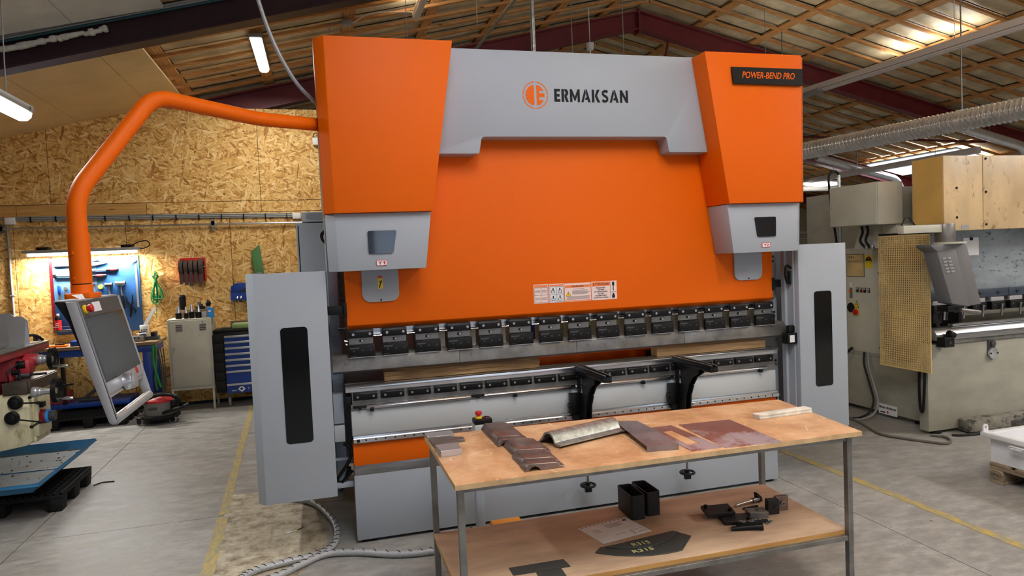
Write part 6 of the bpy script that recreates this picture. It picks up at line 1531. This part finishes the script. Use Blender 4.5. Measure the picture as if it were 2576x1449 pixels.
    tag(MB().cyl((5.66, .592, 1.752), (5.66, .580, 1.752), .014, 16).build('magnet', 'black', None), 'round black magnet pinning the creased note', 'magnet')
paint('clamp_blue', (52, 62, 78), 0.45)
old_press()

tag(MB().box(5.41, 8.6, .415, .525, .012, .118).build('steel_sill', 'concrete_beam', None, .004), 'scuffed black and yellow steel sill lying in front of the old press', 'steel beam')
tag(MB().tube(spline([(5.60, .38, .0125), (5.45, .36, .0125), (5.30, .38, .0125), (5.22, .42, .0125)]), .011, 8).build('short_cable', 'rubber', None), 'short black cable lying by the steel sill', 'cable')
tag(MB().tube(spline([(4.98, 1.50, .012), (4.90, 1.293, .012), (4.848, 1.079, .012), (4.714, .709, .012), (4.777, .506, .012), (4.87, .345, .012), (4.95, .247, .012), (5.06, .29, .012), (5.12, .40, .012), (5.06, .50, .012)]), .0115, 8).build('floor_cable', 'cable_grey', None), 'dark cable snaking over the floor beside the old press', 'cable')

def bin_and_pallet():
    T = thing('euro_pallet', 'wooden euro pallet with a stamped corner block under the white bin', 'pallet', (5.05, -.98, 0))
    x0, x1, y0, y1 = 4.45, 5.65, -1.38, -.58
    for k in range(5):
        yy = y1-.145-k*.164; MB().box(x0, x1, yy, yy+.145 if k in (0, 4) else yy+.12, .122, .144).build('deck_board', 'pallet_wood', T, .003)
    for xx in (x0, 4.977, 5.505): MB().box(xx, xx+.145, y0, y1, .100, .122).build('stringer_board', 'pallet_wood', T, .003)
    for yy in (y1-.10, -1.03, y0):
        MB().box(x0, x1, yy, yy+.10, 0, .022).build('bottom_board', 'pallet_wood', T, .003)
        for xx in (x0, 4.977, 5.505): MB().box(xx, xx+.145, yy, yy+(.10 if yy != -1.03 else .145), .022, .100).build('block', 'pallet_wood', T, .003)
    MB().ring([(-.63+.042*math.cos(a), .062+.030*math.sin(a)) for a in [2*PI*i/28 for i in range(28)]], [(-.63+.039*math.cos(a), .062+.027*math.sin(a)) for a in [2*PI*i/28 for i in range(28)]], 'x', x0-.0012, x0).build('stamp_ring', 'bronze_holder', T)
    side_text('stamp', 'EPAL', 'bronze_holder', T, -.602, .058, .050, .024, x0-.0008)
    B = thing('steel_bin', 'white painted steel bin with lifting lugs on a wooden pallet', 'bin', (5.05, -.98, .145))
    o, i = [(4.47, -.575), (5.62, -.575), (5.62, -1.40), (4.47, -1.40)], [(4.476, -.581), (5.614, -.581), (5.614, -1.394), (4.476, -1.394)]
    MB().ring(o, i, 'z', .1455, .345).build('wall', 'bin_white', B); MB().box(4.476, 5.614, -1.394, -.581, .1455, .152).build('bottom', 'bin_white', B)
    o, i = [(4.425, -.53), (5.665, -.53), (5.665, -1.445), (4.425, -1.445)], [(4.475, -.58), (5.615, -.58), (5.615, -1.395), (4.475, -1.395)]
    MB().ring(o, i, 'z', .325, .358).build('rim', 'bin_white', B, .004)
    lp = [(4.440, .356), (4.440, .385)]+[(4.462+.022*math.cos(PI-a*PI/10), .388+.024*math.sin(a*PI/10)) for a in range(11)]+[(4.484, .385), (4.484, .356)]
    q = len(lp); ih = [(4.462+.010*math.cos(PI*1.25-2*PI*k/q), .388+.010*math.sin(PI*1.25-2*PI*k/q)) for k in range(q)]
    MB().ring(lp, ih, 'y', -.546, -.536).build('lifting_lug', 'bin_white', B)
    MB().ring(rrect(-.86, -.76, .300, .312, .004), rrect(-.855, -.765, .303, .309, .002), 'x', 4.40, 4.428).box(4.385, 4.43, -.86, -.79, .300, .306).build('lug_plate', 'bin_white', B)
bin_and_pallet()

# ---------------------------------------------------------------- overhead services and lamps
def batten_lamp(name, label, x, y0, y1, z, wd, power, body='lamp_grey', hang=None, group=None, glow='lamp_soft'):
    T = thing(name, label, 'lamp', (x, (y0+y1)/2, z), group)
    MB().box(x-wd/2, x+wd/2, y0, y1, z, z+.045).build('housing', body, T, .01)
    pr = [(x-wd*.46, z), (x-wd*.40, z-.03), (x-wd*.2, z-.05), (x+wd*.2, z-.05), (x+wd*.40, z-.03), (x+wd*.46, z)]
    MB().prism(pr, 'y', y0+.02, y1-.02).build('diffuser', glow, T, .004)
    for yy in (y0+.06, y1-.06): MB().box(x-wd/2-.006, x+wd/2+.006, yy-.012, yy+.012, z-.006, z+.03).build('clip', 'steel', T)
    if hang:
        for (yy, dx) in hang: MB().tube([(x, yy, z+.045), (x+dx, yy, roof_z(x+dx, 5.60))], .004, 6).build('suspension_wire', 'lamp_grey', T)
    if not power: return T
    l = bpy.data.lights.new('lamp_light', 'AREA'); l.shape = 'RECTANGLE'; l.size, l.size_y = wd, y1-y0; l.energy = power; l.color = (1, .98, .93)
    o = bpy.data.objects.new('lamp_light', l); COL.objects.link(o); o.parent = T; o.location = (0, 0, -.06)
    return T
batten_lamp('batten_lamp', 'lit batten lamp hanging on a wire left of the orange arm', -1.862, -.75, .60, 2.80, .115, 36, hang=((.35, .02), (-.5, .02)))
batten_lamp('batten_lamp', 'lit batten lamp fixed below the purlin near the cable', -.65, 3.38, 4.62, 4.19, .135, 48)
t = batten_lamp('batten_lamp', 'unlit end of a grey batten lamp above the left orange cover', 1.06, 2.0, 3.45, 4.50, .085, 0, 'trunking', hang=((2.2, 0), (3.3, 0)), glow='trunking')
for hx, hy, hz in FILL_LAMPS:  # lamp bodies for the added fill lights
    t = thing('fill_lamp', 'added fill lamp hanging below the hall roof', 'lamp', (hx, hy, hz), 'added fill lamps of the hall')
    MB().box(hx-.05, hx+.05, hy-.68, hy+.68, hz-.015, hz+.03).build('housing', 'trunking', t, .004)
    MB().prism([(hx-.05, hz-.015), (hx-.04, hz-.04), (hx+.04, hz-.04), (hx+.05, hz-.015)], 'y', hy-.66, hy+.66).build('diffuser', 'lamp_soft', t)
    for dy in (-.5, .5): MB().cyl((hx, hy+dy, hz+.03), (hx, hy+dy, roof_z(hx, 5.572)), .004, 6).build('suspension_wire', 'lamp_grey', t)
l = bpy.data.lights.new('roof_fill_light', 'AREA'); l.shape = 'RECTANGLE'; l.size, l.size_y = .08, 1.4; l.energy = 16; l.color = (1, .97, .9)
o = bpy.data.objects.new('roof_fill_light', l); COL.objects.link(o); o.location = (1.06, 2.7, 4.56); o.rotation_euler = (PI, 0, 0)  # added fill for the left roof slope; the lamp below is unlit
def overhead():
    T = thing('light_trunking', 'long pale light trunking under the right roof slope', 'trunking', (6.4, 3, 3.8))
    a, b = Vector((6.88, -3.0, 3.78)), Vector((6.12, 6.6, 3.78)); wv = Vector((.055, 0, 0))
    def run(a, b, z0, z1, w): return MB().loft([a+Vector((-w, 0, z0)), a+Vector((w, 0, z0)), a+Vector((w, 0, z1)), a+Vector((-w, 0, z1))], [b+Vector((-w, 0, z0)), b+Vector((w, 0, z0)), b+Vector((w, 0, z1)), b+Vector((-w, 0, z1))])
    run(a, b, 0, .10, .045).build('trunking_body', 'trunking', T, .004)
    run(a, b, -.012, 0, .025).build('cover_strip', 'trunking', T)
    run(a, b, .02, .028, .048).build('groove', 'lamp_grey', T)
    MB().box(6.26, 6.40, 3.3, 4.2, 3.76, 3.80).build('luminaire_end', 'lamp_grey', T, .004)
    for yy in (-1.5, 1.5, 4.4): x = 6.88-.0792*(yy+3); MB().tube([(x, yy, 3.88), (x, yy, roof_z(x, 5.6))], .004, 6).build('suspension_wire', 'lamp_grey', T)
    l = bpy.data.lights.new('roof_fill_strip', 'AREA'); l.shape = 'RECTANGLE'; l.size, l.size_y = .07, 7.5; l.energy = 17; l.color = (1, .97, .9)  # up light added along the trunking to brighten the roof panels
    o = bpy.data.objects.new('roof_fill_strip', l); COL.objects.link(o); o.location = (6.55, 2.0, 3.93); o.rotation_euler = (PI, 0, -.079)
    # assumed lamp, unseen behind the trunking, added to brighten a roof patch
    U = thing('assumed_up_lamp', 'assumed slim lamp added behind the trunking to brighten the roof panels', 'lamp', (8.69, 3.9, 4.50))
    MB().box(8.655, 8.725, 3.05, 4.75, 4.49, 4.53).build('housing', 'trunking', U, .004)
    l = bpy.data.lights.new('assumed_up_light', 'AREA'); l.shape = 'RECTANGLE'; l.size, l.size_y = .06, 1.6; l.energy = 8; l.color = (1, .99, .95)
    o = bpy.data.objects.new('assumed_up_light', l); COL.objects.link(o); o.parent = U; o.location = (0, 0, .05); o.rotation_euler = (PI, 0, 0)
    MB().box(8.66, 8.72, 3.08, 4.72, 4.530, 4.534).build('diffuser', 'lamp_soft', U)
    # spiral duct
    D = thing('spiral_duct', 'large shiny spiral ventilation duct under the right roof slope', 'duct', (6.8, 3, 3.0))
    a, b = Vector((7.55, -1.5, 3.10)), Vector((6.30, 6.3, 3.10)); d = (b-a); n = 420
    path = [a+d*(i/n) for i in range(n+1)]
    MB().tube(path, [.116 if i % 3 else .124 for i in range(n+1)], 20).build('duct_wall', 'duct_metal', D)
    for f in (.43, .76): p = a+d*f; MB().cyl(p-d.normalized()*.03, p+d.normalized()*.03, .125, 24).build('sleeve', 'duct_metal', D); MB().cyl(p+Vector((0, 0, .12)), (p.x, p.y, roof_z(p.x, 5.28)), .008, 8).build('hanger', 'steel', D)
    for yy, xa, xb, lab in ((8.85, 10.8, 13.0, 'thin ventilation duct running down the far roof slope to an elbow'), (5.25, 10.7, 12.3, 'thin ventilation duct beside the bright roof light')):
        t = thing('branch_duct', lab, 'duct', (11, yy, 3.4))
        pth = [(xa, yy, roof_z(xa, 5.08)), (xb, yy, roof_z(xb, 5.08)), (xb+.25, yy+.05, roof_z(xb, 5.08)-.35)]
        MB().tube(arc_path(pth, .15, 8), .085, 18).build('duct_wall', 'duct_metal', t)
        xm = (xa+xb)/2; MB().cyl((xm, yy, roof_z(xm, 5.16)), (xm, yy, roof_z(xm, 5.58)), .008, 8).build('hanger', 'steel', t)
    t = thing('light_trunking', 'far pale light trunking carrying lamps near the thin ducts', 'trunking', (11.7, 8.5, 3.3))
    MB().loft([(11.95, 12.0, 3.28), (12.05, 12.0, 3.28), (12.05, 12.0, 3.40), (11.95, 12.0, 3.40)], [(11.50, 5.5, 3.28), (11.60, 5.5, 3.28), (11.60, 5.5, 3.40), (11.50, 5.5, 3.40)]).build('trunking_body', 'trunking', t, .004)
    for yy in (6.5, 9.5): MB().tube([(11.6+.06*(yy-6), yy, 3.40), (11.6+.06*(yy-6), yy, roof_z(11.7, 5.58))], .006, 6).build('suspension_wire', 'lamp_grey', t)
    t = thing('oval_lamp', 'glowing oval lamp below the far trunking', 'lamp', (12.3, 10.5, 3.2))
    MB().ball((12.3, 10.5, 3.262), .56, 16, (1, .2, .1)).build('diffuser', 'lamp_tube', t); MB().box(11.76, 12.84, 10.42, 10.58, 3.30, 3.345).build('housing', 'trunking', t, .01)
    MB().tube([(12.3, 10.5, 3.34), (12.3, 10.5, roof_z(12.3, 5.58))], .006, 6).build('suspension_wire', 'lamp_grey', t)
    tag(MB().cyl((11.0, 11, 3.20), (13.6, 11, 3.20), .075, 18).build('white_pipe', 'trunking', None), 'wide pale pipe running level below the oval lamp', 'pipe')
    # vertical pole, level tube and thin wires behind the header
    tag(MB().cyl((1.70, 1.2, 2.70), (1.70, 1.2, roof_z(1.7, 5.6)), .020, 12).build('steel_pole', 'galvanised', None), 'vertical galvanised pole rising behind the grey header', 'pole')
    tag(MB().cyl((1.87, 1.2, 4.30), (1.83, 4.1, 4.30), .020, 12).build('steel_tube', 'galvanised', None), 'level steel tube hanging on wires below the roof', 'tube')
    for i, (x, y, za, lab) in enumerate(((1.66, 3.0, 4.31, 'thin wire ending at the level steel tube'), (2.75, 3.0, 3.3, 'thin wire beside the white lamp holder'), (3.38, 3.0, 3.3, 'thin wire hanging near the roof apex'), (.85, 2.7, 3.5, 'thin wire hanging over the left orange cover'))):
        tag(MB().cyl((x, y, za), (x, y, roof_z(x, 5.6)), .0045, 6).build('hanging_wire', 'lamp_grey', None), lab, 'wire')
    t = thing('lamp_holder', 'white round lamp holder on a stem above the header', 'lamp', (3.80, 5.0, 4.2))
    MB().lathe([(.035, -.10), (.05, -.09), (.058, 0), (.05, .01)], (3.80, 5.0, 4.79), (0, 0, 1), 20).build('cup', 'white', t); MB().cyl((3.80, 5.0, 4.3), (3.80, 5.0, 4.70), .010, 10).build('stem', 'white', t)
    MB().cyl((3.80, 5.0, 4.80), (3.80, 5.0, roof_z(3.8, 5.6)), .006, 6).build('cord', 'white', t)
    # cables on the near rafter
    t = thing('rafter_cable', 'bundle of grey and teal cables along the dark rafter', 'cable', (-2.5, 2.15, 3.6))
    for k, (m, dz) in enumerate((('lamp_grey', .185), ('lamp_grey', .205), ('teal', .165))):
        MB().tube([(x, 2.14-.055*x, roof_z(x, 5.33+dz)) for x in [-4.2+i*.35 for i in range(12)]], .012, 8).build('cable', m, t)
    tag(MB().box(-2.68, -2.60, 2.14, 2.22, 3.60, 3.68).build('rafter_box', 'trunking', None, .006), 'pale junction box on the dark rafter above the hanging lamp', 'junction box')
    t = thing('purlin_socket', 'grey socket box with cable under the purlin above the left cover', 'junction box', (.30, 3.6, 4.4))
    MB().box(.25, .36, 3.55, 3.65, 4.42, 4.48).build('box_body', 'lamp_grey', t, .006); MB().tube(spline([(.36, 3.6, 4.45), (.6, 3.55, 4.56), (1.05, 3.45, 4.56)]), .006, 6).build('cable', 'white', t); MB().tube(spline([(.25, 3.6, 4.45), (.15, 3.6, 4.44), (.10, 3.6, 4.3), (.10, 3.6, 4.0)]), .006, 6).build('cable', 'lamp_grey', t)
    MB().tube([(.30, 3.6, 4.48), (.30, 3.6, roof_z(.3, 5.6))], .006, 6).build('hanger', 'lamp_grey', t)
    t = thing('wall_sensor', 'small white sensor on the chipboard wall beside the orange cover', 'sensor', (-.10, 5.45, 3.4)); MB().box(-.13, -.03, 5.40, 5.478, 3.40, 3.50).build('case', 'white', t, .01); MB().torus((-.08, 5.43, 3.53), (0, 1, 0), .035, .006, 16, 6).build('cord', 'black', t)
overhead()

# ---------------------------------------------------------------- background seen through the gap and past the machine
t = thing('green_cabinet', 'green machine cabinet seen through the gap behind the die', 'cabinet', (2.4, 2.6, 0))
MB().box(1.93, 3.1, 2.3, 2.9, 0, 1.10).build('body', 'green_machine', t, .01); MB().box(2.12, 2.20, 2.27, 2.30, .72, .76).build('handle', 'yellow', t, .004); MB().torus((2.36, 2.27, .74), (0, 1, 0), .05, .008, 18, 6).build('hoop', 'blue', t); MB().box(2.55, 3.05, 2.28, 2.30, .2, 1.02).build('door', 'green_machine', t, .004)
tag(MB().box(1.86, 1.925, 2.2, 2.5, 0, 1.12).build('blue_cabinet', 'blue', None, .004), 'narrow blue steel cabinet beside the green cabinet', 'cabinet')
t = thing('orange_stacker', 'orange and yellow lifting frame beside the green cabinet', 'lift', (3.3, 2.4, 0))
MB().box(3.15, 3.5, 2.25, 2.5, 0, .68).build('mast', 'orange', t, .01); MB().box(3.52, 3.58, 2.2, 2.3, 0, .72).build('post', 'yellow', t, .004)
paint('green_bright', (70, 190, 80), 0.4)
t = thing('green_machine', 'white and bright green machine at the far end of the hall', 'machine', (10.2, 7.2, 0))
MB().box(9.80, 10.6, 7.0, 7.9, 0, 1.80).build('body', 'white', t, .02); MB().ring([(9.78, 1.72), (10.62, 1.72), (10.62, 1.88), (9.78, 1.88)], [(9.84, 1.75), (10.56, 1.75), (10.56, 1.85), (9.84, 1.85)], 'y', 6.98, 7.02).build('green_frame', 'green_bright', t); MB().prism([(7.0, 1.88), (7.9, 1.88), (7.9, 2.02), (7.3, 2.0)], 'x', 9.8, 10.6).build('hood', 'white', t, .01)
for z, r, lab in ((2.15, .05, 'upper pale pipe running along the far cream wall'), (1.95, .03, 'lower thin pipe running along the far cream wall')):
    tag(MB().cyl((9, 15.85, z), (20.5, 15.85, z), r, 12).build('wall_pipe', 'trunking', None), lab, 'pipe')
